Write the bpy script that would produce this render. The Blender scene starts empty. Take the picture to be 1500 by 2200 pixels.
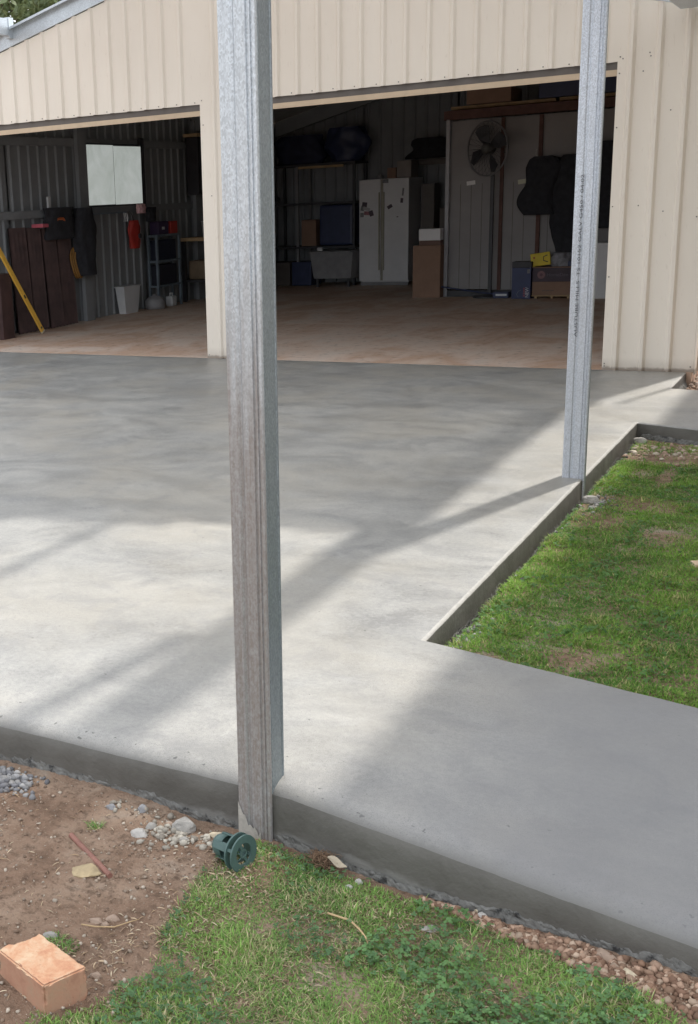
import bpy, math, random
import numpy as np
from mathutils import Matrix, Vector, noise
random.seed(7); rng = np.random.default_rng(7)
S = bpy.context.scene
COL = S.collection

# ---------------------------------------------------------------- camera
M3 = ((0.8422074, -0.0909917, 0.5314200), (0.5368032, 0.2334549, -0.8107658), (-0.0502896, 0.9681009, 0.2454621))
cam_d = bpy.data.cameras.new('camera'); cam = bpy.data.objects.new('camera', cam_d); COL.objects.link(cam)
mw = Matrix(M3).to_4x4(); mw.translation = (5.5021, -10.1158, 1.5065); cam.matrix_world = mw
cam_d.sensor_fit = 'AUTO'; cam_d.sensor_width = 36; cam_d.lens = 2491.87 / 2200 * 36
cam_d.shift_x = (750 - 257.757) / 2200; cam_d.shift_y = (1072.973 - 1100) / 2200
cam_d.clip_start = 0.05; cam_d.clip_end = 900
S.camera = cam

# ---------------------------------------------------------------- world, sun, exposure
SUN_EL = math.radians(56); SUN_AZ = math.atan2(0.277, 0.961)
w = bpy.data.worlds.new('World'); S.world = w; w.use_nodes = True
wn = w.node_tree; wn.nodes.clear()
wo = wn.nodes.new('ShaderNodeOutputWorld'); wb = wn.nodes.new('ShaderNodeBackground')
sky = wn.nodes.new('ShaderNodeTexSky'); sky.sky_type = 'NISHITA'; sky.sun_disc = False
sky.sun_elevation = SUN_EL; sky.sun_rotation = SUN_AZ; sky.air_density = 1.0; sky.dust_density = 3.0; sky.ozone_density = 1.0
hs = wn.nodes.new('ShaderNodeHueSaturation'); hs.inputs['Saturation'].default_value = 0.5   # thin high cloud whitens the sky
wn.links.new(sky.outputs[0], hs.inputs['Color'])
tcw = wn.nodes.new('ShaderNodeTexCoord'); cn = wn.nodes.new('ShaderNodeTexNoise'); cn.inputs['Scale'].default_value = 1.7; cn.inputs['Detail'].default_value = 5
mpw = wn.nodes.new('ShaderNodeMapping'); mpw.inputs['Scale'].default_value = (1, 1, 2.2); wn.links.new(tcw.outputs['Generated'], mpw.inputs[0]); wn.links.new(mpw.outputs[0], cn.inputs['Vector'])
cr = wn.nodes.new('ShaderNodeValToRGB'); cr.color_ramp.elements[0].position = .38; cr.color_ramp.elements[1].position = .60; wn.links.new(cn.outputs['Fac'], cr.inputs[0])
cx = wn.nodes.new('ShaderNodeMix'); cx.data_type = 'RGBA'; wn.links.new(cr.outputs[0], cx.inputs[0]); wn.links.new(hs.outputs[0], cx.inputs[6]); cx.inputs[7].default_value = (10.2, 10.4, 10.8, 1)   # broken white cloud
wn.links.new(cx.outputs[2], wb.inputs[0])
wb.inputs[1].default_value = 0.13; wn.links.new(wb.outputs[0], wo.inputs[0])
sd = bpy.data.lights.new('sun', 'SUN'); so = bpy.data.objects.new('sun', sd); COL.objects.link(so)
sd.energy = 2.35; sd.angle = math.radians(1.9); sd.color = (1.0, 0.955, 0.89)
sv = Vector((math.sin(SUN_AZ) * math.cos(SUN_EL), math.cos(SUN_AZ) * math.cos(SUN_EL), math.sin(SUN_EL)))
so.rotation_euler = sv.to_track_quat('Z', 'Y').to_euler(); so.location = (8, 12, 14)
S.view_settings.view_transform = 'Standard'; S.view_settings.look = 'None'
S.view_settings.exposure = 0.75; S.view_settings.gamma = 1; S.view_settings.use_curve_mapping = False

# ---------------------------------------------------------------- helpers
def tag(o, label=None, cat=None, group=None, kind=None):
    if label: o['label'] = label
    if cat: o['category'] = cat
    if group: o['group'] = group
    if kind: o['kind'] = kind
    return o
def empty(name, loc, label=None, cat=None, group=None):
    o = bpy.data.objects.new(name, None); COL.objects.link(o); o.location = loc; o.empty_display_size = .1
    WORLD[o.name] = Matrix.Translation(Vector(loc))
    return tag(o, label, cat, group)
WORLD = {}
def wmat(o):
    m = WORLD.get(o.name)
    return m if m is not None else Matrix.Identity(4)
class MB:
    """collects world-space geometry, then links it as one mesh object"""
    def __init__(s): s.v = []; s.f = []
    def add(s, vs, fs, m=None):
        b = len(s.v)
        for p in vs:
            p = Vector(p)
            s.v.append(tuple(m @ p) if m is not None else tuple(p))
        s.f += [tuple(b + i for i in f) for f in fs]; return s
    def box(s, x0, x1, y0, y1, z0, z1, m=None, ch=0):
        if ch <= 0:
            vs = [(x0,y0,z0),(x1,y0,z0),(x1,y1,z0),(x0,y1,z0),(x0,y0,z1),(x1,y0,z1),(x1,y1,z1),(x0,y1,z1)]
            return s.add(vs, [(0,3,2,1),(4,5,6,7),(0,1,5,4),(1,2,6,5),(2,3,7,6),(3,0,4,7)], m)
        import bmesh
        bm = bmesh.new(); bmesh.ops.create_cube(bm, size=1)
        for v in bm.verts: v.co = ((x0+x1)/2+v.co.x*(x1-x0), (y0+y1)/2+v.co.y*(y1-y0), (z0+z1)/2+v.co.z*(z1-z0))
        bmesh.ops.bevel(bm, geom=bm.edges[:], offset=ch, segments=2, affect='EDGES', profile=.6)
        bm.verts.index_update(); vs = [v.co.copy() for v in bm.verts]; fs = [[v.index for v in f.verts] for f in bm.faces]; bm.free()
        return s.add(vs, fs, m)
    def lathe(s, prof, n=24, m=None, closed=False, cap=True):
        vs = []; fs = []
        for r, z in prof:
            for k in range(n):
                a = 2*math.pi*k/n; vs.append((r*math.cos(a), r*math.sin(a), z))
        P = len(prof)
        for i in range(P if closed else P-1):
            for k in range(n):
                a = i*n+k; b = i*n+(k+1) % n; j = (i+1) % P
                fs.append((a, b, j*n+(k+1) % n, j*n+k))
        if cap and not closed:
            fs.append(tuple(range(n))[::-1]); fs.append(tuple((P-1)*n+k for k in range(n)))
        return s.add(vs, fs, m)
    def tube(s, pts, r, n=8, cap=True):
        pts = [Vector(p) for p in pts]; rr = r if isinstance(r, (list, tuple)) else [r]*len(pts)
        vs = []; fs = []; up = None
        for i, p in enumerate(pts):
            d = (pts[min(i+1, len(pts)-1)] - pts[max(i-1, 0)]).normalized()
            a = Vector((0, 0, 1)) if abs(d.z) < .9 else Vector((1, 0, 0))
            if up is not None: a = up
            u = d.cross(a).normalized(); v = u.cross(d).normalized(); up = v
            for k in range(n):
                t = 2*math.pi*k/n; vs.append(p + (u*math.cos(t) + v*math.sin(t))*rr[i])
        for i in range(len(pts)-1):
            for k in range(n): fs.append((i*n+k, i*n+(k+1) % n, (i+1)*n+(k+1) % n, (i+1)*n+k))
        if cap: fs.append(tuple(range(n))[::-1]); fs.append(tuple((len(pts)-1)*n+k for k in range(n)))
        return s.add(vs, fs)
    def build(s, name, mat, parent=None, smooth=False, label=None, cat=None, group=None, kind=None):
        me = bpy.data.meshes.new(name)
        o = bpy.data.objects.new(name, me)
        inv = None
        if parent is not None:
            inv = wmat(parent).inverted()
        else:
            xs = np.array(s.v); c = Vector(((xs[:,0].min()+xs[:,0].max())/2, (xs[:,1].min()+xs[:,1].max())/2, xs[:,2].min()))
            if kind == 'structure' or kind == 'stuff': c = Vector((0,0,0))
            inv = Matrix.Translation(-c); o.location = c
        vs = [tuple(inv @ Vector(p)) for p in s.v]
        me.from_pydata(vs, [], s.f); me.materials.append(mat); me.update()
        if smooth: me.polygons.foreach_set('use_smooth', [True]*len(me.polygons))
        COL.objects.link(o)
        if parent is not None:
            o.parent = parent; WORLD[o.name] = wmat(parent).copy()
        else: WORLD[o.name] = Matrix.Translation(o.location)
        return tag(o, label, cat, group, kind)
def np_mesh(name, verts, loops, starts, totals, mat, attr=None, kind=None, label=None, cat=None, group=None):
    me = bpy.data.meshes.new(name)
    me.vertices.add(len(verts)); me.vertices.foreach_set('co', verts.astype(np.float32).ravel())
    me.loops.add(len(loops)); me.loops.foreach_set('vertex_index', loops.astype(np.int32))
    me.polygons.add(len(starts)); me.polygons.foreach_set('loop_start', starts.astype(np.int32)); me.polygons.foreach_set('loop_total', totals.astype(np.int32))
    me.update(calc_edges=True)
    if attr is not None:
        a = me.attributes.new('tint', 'FLOAT_COLOR', 'POINT'); a.data.foreach_set('color', attr.astype(np.float32).ravel())
    me.materials.append(mat)
    o = bpy.data.objects.new(name, me); COL.objects.link(o)
    return tag(o, label, cat, group, kind)

# ---------------------------------------------------------------- materials
def mat(name, col=(.5,.5,.5), rough=.6, metal=0., spec=.5):
    m = bpy.data.materials.new(name); m.use_nodes = True; nt = m.node_tree
    b = nt.nodes['Principled BSDF']; b.inputs['Base Color'].default_value = (*col, 1); b.inputs['Roughness'].default_value = rough
    b.inputs['Metallic'].default_value = metal; b.inputs['Specular IOR Level'].default_value = spec
    return m, nt, b
def N(nt, t, **kw):
    n = nt.nodes.new(t)
    for k, v in kw.items():
        if k in n.inputs: n.inputs[k].default_value = v
        else: setattr(n, k, v)
    return n
def ramp(nt, fac, stops):
    r = nt.nodes.new('ShaderNodeValToRGB'); e = r.color_ramp.elements
    while len(e) < len(stops): e.new(.5)
    for i, (p, c) in enumerate(stops):
        e[i].position = p; e[i].color = (*c, 1) if len(c) == 3 else c
    nt.links.new(fac, r.inputs[0]); return r.outputs[0]
def coords(nt, scale=(1,1,1), obj=True, rot=(0,0,0)):
    tc = nt.nodes.new('ShaderNodeTexCoord'); mp = nt.nodes.new('ShaderNodeMapping')
    mp.inputs['Scale'].default_value = scale; mp.inputs['Rotation'].default_value = rot
    nt.links.new(tc.outputs['Object'], mp.inputs[0]); return mp.outputs[0]
def noi(nt, vec, scale, detail=4, rough=.55, dist=0):
    n = N(nt, 'ShaderNodeTexNoise'); n.inputs['Scale'].default_value = scale; n.inputs['Detail'].default_value = detail
    n.inputs['Roughness'].default_value = rough; n.inputs['Distortion'].default_value = dist
    nt.links.new(vec, n.inputs['Vector']); return n.outputs['Fac']
def mixc(nt, fac, a, b, mode='MIX'):
    m = nt.nodes.new('ShaderNodeMix'); m.data_type = 'RGBA'; m.blend_type = mode
    for s, v in ((0, fac), (6, a), (7, b)):
        if hasattr(v, 'node'): nt.links.new(v, m.inputs[s])
        elif s == 0: m.inputs[0].default_value = v
        else: m.inputs[s].default_value = (*v, 1)
    return m.outputs[2]
def mth(nt, op, a, b=0., c=None):
    m = nt.nodes.new('ShaderNodeMath'); m.operation = op
    for i, v in enumerate((a, b) if c is None else (a, b, c)):
        if hasattr(v, 'node'): nt.links.new(v, m.inputs[i])
        else: m.inputs[i].default_value = v
    return m.outputs[0]
def bump(nt, b, h, strength=.3, dist=.01, prev=None):
    n = nt.nodes.new('ShaderNodeBump'); n.inputs['Strength'].default_value = strength; n.inputs['Distance'].default_value = dist
    nt.links.new(h, n.inputs['Height'])
    if prev is not None: nt.links.new(prev, n.inputs['Normal'])
    nt.links.new(n.outputs[0], b.inputs['Normal']); return n.outputs[0]
def simple(name, col, rough=.6, var=.15, scale=8, metal=0, bmp=0., bscale=60):
    m, nt, b = mat(name, col, rough, metal)
    v = coords(nt); f = noi(nt, v, scale, 5, .6)
    lo = tuple(c*(1-var) for c in col); hi = tuple(min(1, c*(1+var)) for c in col)
    nt.links.new(ramp(nt, f, [(.3, lo), (.7, hi)]), b.inputs['Base Color'])
    if bmp: bump(nt, b, noi(nt, v, bscale, 4), bmp, .004)
    return m

def concrete(edging=False):
    m, nt, b = mat('fresh concrete', (.4,.4,.38), .5)
    v = coords(nt)
    big = noi(nt, v, .75, 4, .55, 1.0)
    # trowel arcs: rings round a few drifting centres
    sw = N(nt, 'ShaderNodeTexNoise'); sw.inputs['Scale'].default_value = .9; sw.inputs['Detail'].default_value = 2
    nt.links.new(v, sw.inputs['Vector'])
    vm = nt.nodes.new('ShaderNodeVectorMath'); vm.operation = 'MULTIPLY_ADD'; nt.links.new(sw.outputs['Color'], vm.inputs[0])
    vm.inputs[1].default_value = (1.1, 1.1, 0); nt.links.new(v, vm.inputs[2])
    st = nt.nodes.new('ShaderNodeMapping'); st.inputs['Scale'].default_value = (1.1, 1.9, 1); st.inputs['Rotation'].default_value = (0,0,.5)
    nt.links.new(vm.outputs[0], st.inputs[0])
    arc = noi(nt, st.outputs[0], 1.7, 6, .62, .4)
    arc2 = noi(nt, st.outputs[0], 6.5, 5, .65, .6)
    fine = noi(nt, v, 55, 5, .7); grit = noi(nt, v, 330, 3, .6)
    # overlapping arcs left by the trowel: rings about scattered centres, broken up by noise
    def arcs(scale, freq, seed):
        wv = nt.nodes.new('ShaderNodeVectorMath'); wv.operation = 'MULTIPLY_ADD'; nt.links.new(sw.outputs['Color'], wv.inputs[0]); wv.inputs[1].default_value = (.35,.35,0); nt.links.new(v, wv.inputs[2])
        mp = nt.nodes.new('ShaderNodeMapping'); mp.inputs['Location'].default_value = (seed, seed*.7, 0); nt.links.new(wv.outputs[0], mp.inputs[0])
        vo = N(nt, 'ShaderNodeTexVoronoi'); vo.voronoi_dimensions = '2D'; vo.inputs['Scale'].default_value = scale; nt.links.new(mp.outputs[0], vo.inputs['Vector'])
        ph = mth(nt, 'MULTIPLY_ADD', noi(nt, v, 3.1, 3), 5., mth(nt, 'MULTIPLY', vo.outputs['Distance'], freq))
        sn = mth(nt, 'SINE', ph); msk = ramp(nt, noi(nt, v, 1.9+seed*.1, 4, .6), [(.45,(0,)*3),(.62,(1,)*3)])
        return mth(nt, 'MULTIPLY', sn, msk)
    A1 = arcs(.85, 26., 1.3); A2 = arcs(1.25, 44., 4.1)
    f = mth(nt, 'ADD', mth(nt, 'MULTIPLY', big, .42), mth(nt, 'MULTIPLY', arc, .24))
    f = mth(nt, 'ADD', f, mth(nt, 'MULTIPLY', arc2, .12)); f = mth(nt, 'ADD', f, mth(nt, 'MULTIPLY', fine, .38)); f = mth(nt, 'SUBTRACT', f, .06)
    f = mth(nt, 'MULTIPLY_ADD', A1, .042, f); f = mth(nt, 'MULTIPLY_ADD', A2, .032, f)
    c = ramp(nt, f, [(.40, (.215,.214,.206)), (.47, (.278,.277,.266)), (.55, (.330,.327,.31)), (.63, (.385,.377,.353))])
    warm = noi(nt, v, 1.3, 3, .5, .5)
    c = mixc(nt, mth(nt, 'MULTIPLY', ramp(nt, warm, [(.42,(0,0,0)),(.66,(1,1,1))]), .55), c, (.36,.335,.285))
    blot = noi(nt, v, 4.2, 6, .72, .5); c = mixc(nt, ramp(nt, blot, [(.50,(0,)*3),(.64,(.42,)*3)]), c, (.215,.215,.215))
    c = mixc(nt, ramp(nt, noi(nt, v, 11, 5, .7), [(.55,(0,)*3),(.70,(.35,)*3)]), c, (.42,.415,.40))
    c = mixc(nt, ramp(nt, grit, [(.33,(.75,)*3),(.46,(0,0,0))]), c, (.16,.16,.155))
    c = mixc(nt, ramp(nt, grit, [(.60,(0,)*3),(.70,(.5,)*3)]), c, (.45,.445,.42))
    pit = noi(nt, v, 42, 2, .5); c = mixc(nt, ramp(nt, pit, [(.235 if not edging else .29,(.85,)*3),(.265 if not edging else .32,(0,)*3)]), c, (.09,.09,.085))
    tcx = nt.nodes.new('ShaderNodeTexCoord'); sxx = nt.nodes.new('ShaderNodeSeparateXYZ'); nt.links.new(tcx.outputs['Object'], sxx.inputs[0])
    path_shade = mth(nt, 'ADD', sxx.outputs['X'], mth(nt, 'MULTIPLY', noi(nt, v, 2.2, 4), .8))   # shade over the side paths, painted in as a darker tone
    c = mixc(nt, ramp(nt, mth(nt, 'MULTIPLY_ADD', path_shade, .5, -1.98), [(.40,(0,)*3),(.72,(.70,)*3)]), c, (.165,.168,.178))
    if edging:   # rolled edge, darker towards its foot
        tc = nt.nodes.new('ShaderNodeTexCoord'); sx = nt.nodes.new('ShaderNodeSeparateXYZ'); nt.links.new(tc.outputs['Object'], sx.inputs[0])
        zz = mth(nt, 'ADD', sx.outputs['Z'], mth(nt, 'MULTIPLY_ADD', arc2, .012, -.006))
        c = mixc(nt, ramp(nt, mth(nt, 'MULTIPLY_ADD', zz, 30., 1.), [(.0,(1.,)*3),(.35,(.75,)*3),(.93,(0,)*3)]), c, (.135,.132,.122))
    nt.links.new(c, b.inputs['Base Color'])
    nt.links.new(ramp(nt, arc, [(.3,(.32,)*3),(.7,(.56,)*3)]), b.inputs['Roughness'])
    b.inputs['Specular IOR Level'].default_value = .45
    p = bump(nt, b, fine, .25, .004); p = bump(nt, b, grit, .4, .0018, p); bump(nt, b, arc2, .10, .01, p)
    return m
def edge_concrete():
    m, nt, b = mat('concrete edge face', (.13,.13,.12), .75)  # slab side face, darker than the top, with a lighter foot
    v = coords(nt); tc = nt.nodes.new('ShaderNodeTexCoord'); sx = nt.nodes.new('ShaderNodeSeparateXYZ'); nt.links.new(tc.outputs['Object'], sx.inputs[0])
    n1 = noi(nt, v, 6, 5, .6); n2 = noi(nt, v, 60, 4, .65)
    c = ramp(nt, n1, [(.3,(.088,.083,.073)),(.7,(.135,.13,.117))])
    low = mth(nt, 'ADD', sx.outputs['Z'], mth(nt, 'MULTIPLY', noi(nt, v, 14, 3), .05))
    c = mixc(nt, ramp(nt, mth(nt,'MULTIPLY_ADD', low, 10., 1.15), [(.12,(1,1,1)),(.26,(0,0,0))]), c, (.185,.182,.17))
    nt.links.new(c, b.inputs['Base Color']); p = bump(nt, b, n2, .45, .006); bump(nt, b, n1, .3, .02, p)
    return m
def rough_concrete():
    m, nt, b = mat('slumped concrete', (.3,.3,.29), .85)
    v = coords(nt); vo = N(nt, 'ShaderNodeTexVoronoi'); vo.inputs['Scale'].default_value = 55; nt.links.new(v, vo.inputs['Vector'])
    n = noi(nt, v, 30, 5, .7)
    c = ramp(nt, n, [(.36,(.03,.03,.03)),(.44,(.12,.119,.112)),(.7,(.215,.213,.20))])
    nt.links.new(c, b.inputs['Base Color']); p = bump(nt, b, vo.outputs['Distance'], .5, .008); bump(nt, b, n, .6, .006, p)
    return m
def old_floor():
    m, nt, b = mat('dusty shed floor', (.3,.22,.17), .8)
    v = coords(nt, (1,1.0,1)); n = noi(nt, v, .8, 5, .6, 1.2); n2 = noi(nt, v, 12, 5, .65); v2 = coords(nt, (1.6,.35,1)); n3 = noi(nt, v2, 1.6, 4, .6, .6)
    c = ramp(nt, mth(nt,'ADD',mth(nt,'MULTIPLY',n,.6),mth(nt,'MULTIPLY',n3,.4)), [(.32,(.58,.52,.46)),(.47,(.62,.49,.40)),(.56,(.52,.35,.25)),(.7,(.64,.51,.41))])
    c = mixc(nt, ramp(nt, n2, [(.3,(.6,)*3),(.45,(0,)*3)]), c, (.18,.12,.085))
    nt.links.new(c, b.inputs['Base Color']); bump(nt, b, n2, .2, .004); return m
def cream():
    m, nt, b = mat('cream painted steel', (.62,.55,.46), .42)
    v = coords(nt, (1,1,.25)); n = noi(nt, v, 2.2, 4, .6); n2 = noi(nt, v, 40, 3, .6)
    c = ramp(nt, n, [(.3,(.77,.703,.612)),(.7,(.825,.763,.672))])
    c = mixc(nt, ramp(nt, n2, [(.62,(0,0,0)),(.8,(.3,.3,.3))]), c, (.5,.42,.33))
    tc = nt.nodes.new('ShaderNodeTexCoord'); sx = nt.nodes.new('ShaderNodeSeparateXYZ'); nt.links.new(tc.outputs['Object'], sx.inputs[0])
    # splashed dirt along the foot of the wall
    z = mth(nt, 'ADD', sx.outputs['Z'], mth(nt, 'MULTIPLY', noi(nt, coords(nt), 25, 3), -.03))
    c = mixc(nt, ramp(nt, mth(nt,'MULTIPLY',z,10.), [(-0.0+.0,(.8,)*3),(.16,(.25,)*3),(.9,(0,)*3)]), c, (.22,.17,.13))
    nt.links.new(c, b.inputs['Base Color']); return m
def galv(name='galvanised steel', refl_dust=0.0, base=(.58,.63,.67), rough=.42):
    m, nt, b = mat(name, base, rough, .55)
    v = coords(nt, (1,1,.55)); vo = N(nt, 'ShaderNodeTexVoronoi'); vo.inputs['Scale'].default_value = 300; nt.links.new(v, vo.inputs['Vector'])
    n = noi(nt, coords(nt, (1,1,.12)), 9, 5, .65); n2 = noi(nt, coords(nt,(30,30,.8)), 4, 4, .6); n3 = noi(nt, v, 90, 4, .7)
    sp = nt.nodes.new('ShaderNodeSeparateColor'); nt.links.new(vo.outputs['Color'], sp.inputs[0])
    c = ramp(nt, sp.outputs[0], [(.0,tuple(x*.78 for x in base)),(1.,tuple(min(1,x*1.16) for x in base))])
    c = mixc(nt, ramp(nt, n, [(.38,(.28,)*3),(.62,(0,)*3)]), c, tuple(x*.7 for x in base))
    c = mixc(nt, ramp(nt, n2, [(.52,(0,)*3),(.75,(.25,)*3)]), c, tuple(x*.6 for x in base))
    met = None
    if refl_dust:
        tc = nt.nodes.new('ShaderNodeTexCoord'); sx = nt.nodes.new('ShaderNodeSeparateXYZ'); nt.links.new(tc.outputs['Object'], sx.inputs[0])
        # brown soil reflection painted on the lower post, plus some dust
        hz = mth(nt, 'ADD', sx.outputs['Z'], mth(nt, 'MULTIPLY', noi(nt, coords(nt,(5,1,.3)), 14, 4), 1.1))
        k = ramp(nt, mth(nt,'MULTIPLY', hz, .46), [(.10,(refl_dust*.55,)*3),(.30,(refl_dust,)*3),(.75,(refl_dust*.95,)*3),(1.,(0,)*3)])
        k = mth(nt, 'MULTIPLY', k, ramp(nt, noi(nt, coords(nt,(60,10,.5)), 2.5, 4, .6), [(.3,(.72,)*3),(.65,(1,)*3)]))
        c = mixc(nt, mth(nt, 'MULTIPLY', k, ramp(nt, n3, [(.35,(.75,)*3),(.6,(1,)*3)])), c, (.21,.160,.127)); met = mth(nt, 'SUBTRACT', .55, mth(nt,'MULTIPLY',k,.4)); nt.links.new(met, b.inputs['Metallic'])
    nt.links.new(c, b.inputs['Base Color'])
    nt.links.new(ramp(nt, n3, [(.3,(rough-.08,)*3),(.7,(rough+.16,)*3)]), b.inputs['Roughness'])
    p = bump(nt, b, sp.outputs[1], .12, .0012); bump(nt, b, n3, .18, .001, p); return m
def soil():
    m, nt, b = mat('brown soil', (.2,.13,.09), .95, 0, .2)
    v = coords(nt); n = noi(nt, v, 3.2, 6, .62, .5); n2 = noi(nt, v, 38, 6, .7); n3 = noi(nt, v, 170, 3, .6)
    c = ramp(nt, n, [(.30,(.13,.085,.058)),(.44,(.25,.165,.115)),(.56,(.33,.235,.17)),(.70,(.36,.31,.255))])
    c = mixc(nt, ramp(nt, n2, [(.32,(.75,)*3),(.5,(0,)*3)]), c, (.085,.055,.038))
    c = mixc(nt, ramp(nt, n3, [(.60,(0,)*3),(.72,(.7,)*3)]), c, (.42,.34,.26))
    nt.links.new(c, b.inputs['Base Color']); p = bump(nt, b, n2, .9, .012); bump(nt, b, n3, .7, .004, p); return m
def attr_mat(name, rough=.7, trans=.0, spec=.3):
    m, nt, b = mat(name, (.1,.2,.05), rough, 0, spec)
    a = nt.nodes.new('ShaderNodeAttribute'); a.attribute_name = 'tint'; nt.links.new(a.outputs['Color'], b.inputs['Base Color'])
    if trans:
        t = nt.nodes.new('ShaderNodeBsdfTranslucent'); nt.links.new(a.outputs['Color'], t.inputs['Color'])
        mx = nt.nodes.new('ShaderNodeMixShader'); mx.inputs[0].default_value = trans
        out = nt.nodes['Material Output']; nt.links.new(b.outputs[0], mx.inputs[1]); nt.links.new(t.outputs[0], mx.inputs[2]); nt.links.new(mx.outputs[0], out.inputs[0])
    return m
def brickm():
    m, nt, b = mat('orange clay brick', (.55,.25,.14), .9, 0, .2)
    v = coords(nt); n = noi(nt, v, 22, 5, .65, .4); n2 = noi(nt, v, 120, 5, .7)
    ge = nt.nodes.new('ShaderNodeNewGeometry'); sx = nt.nodes.new('ShaderNodeSeparateXYZ'); nt.links.new(ge.outputs['Normal'], sx.inputs[0])
    side = ramp(nt, n, [(.3,(.38,.20,.135)),(.5,(.47,.265,.18)),(.75,(.42,.29,.20))])
    top = ramp(nt, n, [(.30,(.58,.27,.16)),(.45,(.68,.38,.23)),(.62,(.75,.54,.36))])   # pale mortar-dusted upper bed
    c = mixc(nt, ramp(nt, sx.outputs['Z'], [(.5,(0,)*3),(.8,(1,)*3)]), side, top)
    c = mixc(nt, ramp(nt, n2, [(.28,(.6,)*3),(.4,(0,)*3)]), c, (.30,.15,.10))
    nt.links.new(c, b.inputs['Base Color']); bump(nt, b, n2, .55, .003); return m

CONC = concrete(); CONC_ROLL = concrete(True); EDGE = edge_concrete(); SLUMP = rough_concrete(); FLOOR = old_floor(); CREAM = cream()
GALV = galv(); GALV_NEAR = galv('galvanised steel near post', refl_dust=.85); GALV_FAR = galv('galvanised steel far post', refl_dust=.25, base=(.60,.65,.72))
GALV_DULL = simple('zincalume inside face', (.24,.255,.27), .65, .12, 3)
GALV_IN = galv('galvanised inner channel', base=(.27,.31,.33), rough=.45); SOIL = soil(); GRASS = attr_mat('grass blades', .6, .35); TINT = attr_mat('tinted litter', .9); STONES = attr_mat('pebbles', .85)
BRICK = brickm()
TRIM = simple('beige head trim', (.55,.43,.30), .45, .08)
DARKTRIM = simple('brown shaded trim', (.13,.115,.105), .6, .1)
WHITEP = simple('white plastic', (.62,.64,.66), .45, .05); OFFW = simple('off-white enamel', (.66,.66,.67), .35, .05, 5)
BLACKP = simple('black plastic', (.045,.046,.052), .5, .2); DARKC = simple('dark cloth', (.026,.027,.033), .95, .3, 12, bmp=.4)
BLUEP = simple('blue plastic', (.035,.048,.11), .45, .15); REDP = simple('red plastic', (.45,.04,.03), .5, .15); ORANGEP = simple('orange plastic', (.5,.13,.04), .5, .15)
PINKP = simple('pink plastic', (.55,.12,.16), .5, .1)
RUST = simple('red oxide painted iron', (.065,.036,.034), .7, .35, 5); CARD = simple('brown cardboard', (.27,.17,.12), .85, .1, 6)
TIMBER = simple('raw pine', (.45,.32,.18), .8, .15, 10); REDWOOD = simple('red hardwood stud', (.12,.06,.048), .75, .25, 9)
YELLOW = simple('yellow level body', (.78,.47,.08), .4, .05); YELB = simple('yellow printed box', (.75,.58,.04), .5, .1)
PANELW = simple('pale wall panel', (.28,.27,.27), .7, .1, 2); GREYBLUE = simple('blue grey steel', (.16,.20,.24), .5, .15)
GREYTUB = simple('grey tub plastic', (.25,.25,.26), .6, .15); GLOWPANE = None
GREENP = simple('dark green moulded plastic', (.07,.125,.115), .42, .12, 30); CABLE = simple('yellow rubber hose', (.28,.14,.03), .6, .1)
REBAR = simple('rusty steel bar', (.27,.13,.10), .7, .2, 40, bmp=.5, bscale=200)
INK = mat('stamped black ink', (.12,.13,.15), .7)[0]; WINK = mat('white print', (.6,.6,.62), .6)[0]; RINK = simple('faded red print', (.28,.08,.10), .7, .1)
STICK = simple('dry stick', (.50,.36,.20), .85, .2, 30); BARK = simple('grey bark', (.16,.12,.09), .95, .3, 6, bmp=.6, bscale=20)
LEAFM = attr_mat('tree leaves', .6, .3)
def opal():
    m, nt, b = mat('opal shade sheeting', (.6,.6,.6), .4)
    t = nt.nodes.new('ShaderNodeBsdfTranslucent'); t.inputs['Color'].default_value = (.54,.55,.57,1)
    mx = nt.nodes.new('ShaderNodeMixShader'); mx.inputs[0].default_value = .68
    nt.links.new(b.outputs[0], mx.inputs[1]); nt.links.new(t.outputs[0], mx.inputs[2]); tr = nt.nodes.new('ShaderNodeBsdfTransparent'); m2 = nt.nodes.new('ShaderNodeMixShader'); m2.inputs[0].default_value = .12
    nt.links.new(mx.outputs[0], m2.inputs[1]); nt.links.new(tr.outputs[0], m2.inputs[2]); nt.links.new(m2.outputs[0], nt.nodes['Material Output'].inputs[0]); return m
OPAL = opal()
ADDED_HOUSEW = simple('added rendered house wall', (.66,.62,.55), .85, .08, 3); ADDED_ROOFM = simple('added house roof sheeting', (.25,.26,.27), .5, .1, 3)
def glow_pane_mat():
    m, nt, b = mat('glowing frosted pane', (.6,.65,.62), .25)
    v = coords(nt); n = noi(nt, v, 3, 5, .6, .8); n2 = noi(nt, v, 22, 5, .7, 1.5)
    c = ramp(nt, n, [(.3,(.56,.62,.58)),(.7,(.70,.75,.73))]); c = mixc(nt, ramp(nt, n2, [(.62,(0,)*3),(.7,(.35,)*3)]), c, (.42,.47,.45))
    nt.links.new(c, b.inputs['Base Color']); nt.links.new(c, b.inputs['Emission Color']); b.inputs['Emission Strength'].default_value = .30; return m  # emission stands in for daylight, the wall behind the panes is solid
GLOWPANE = glow_pane_mat()

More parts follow.
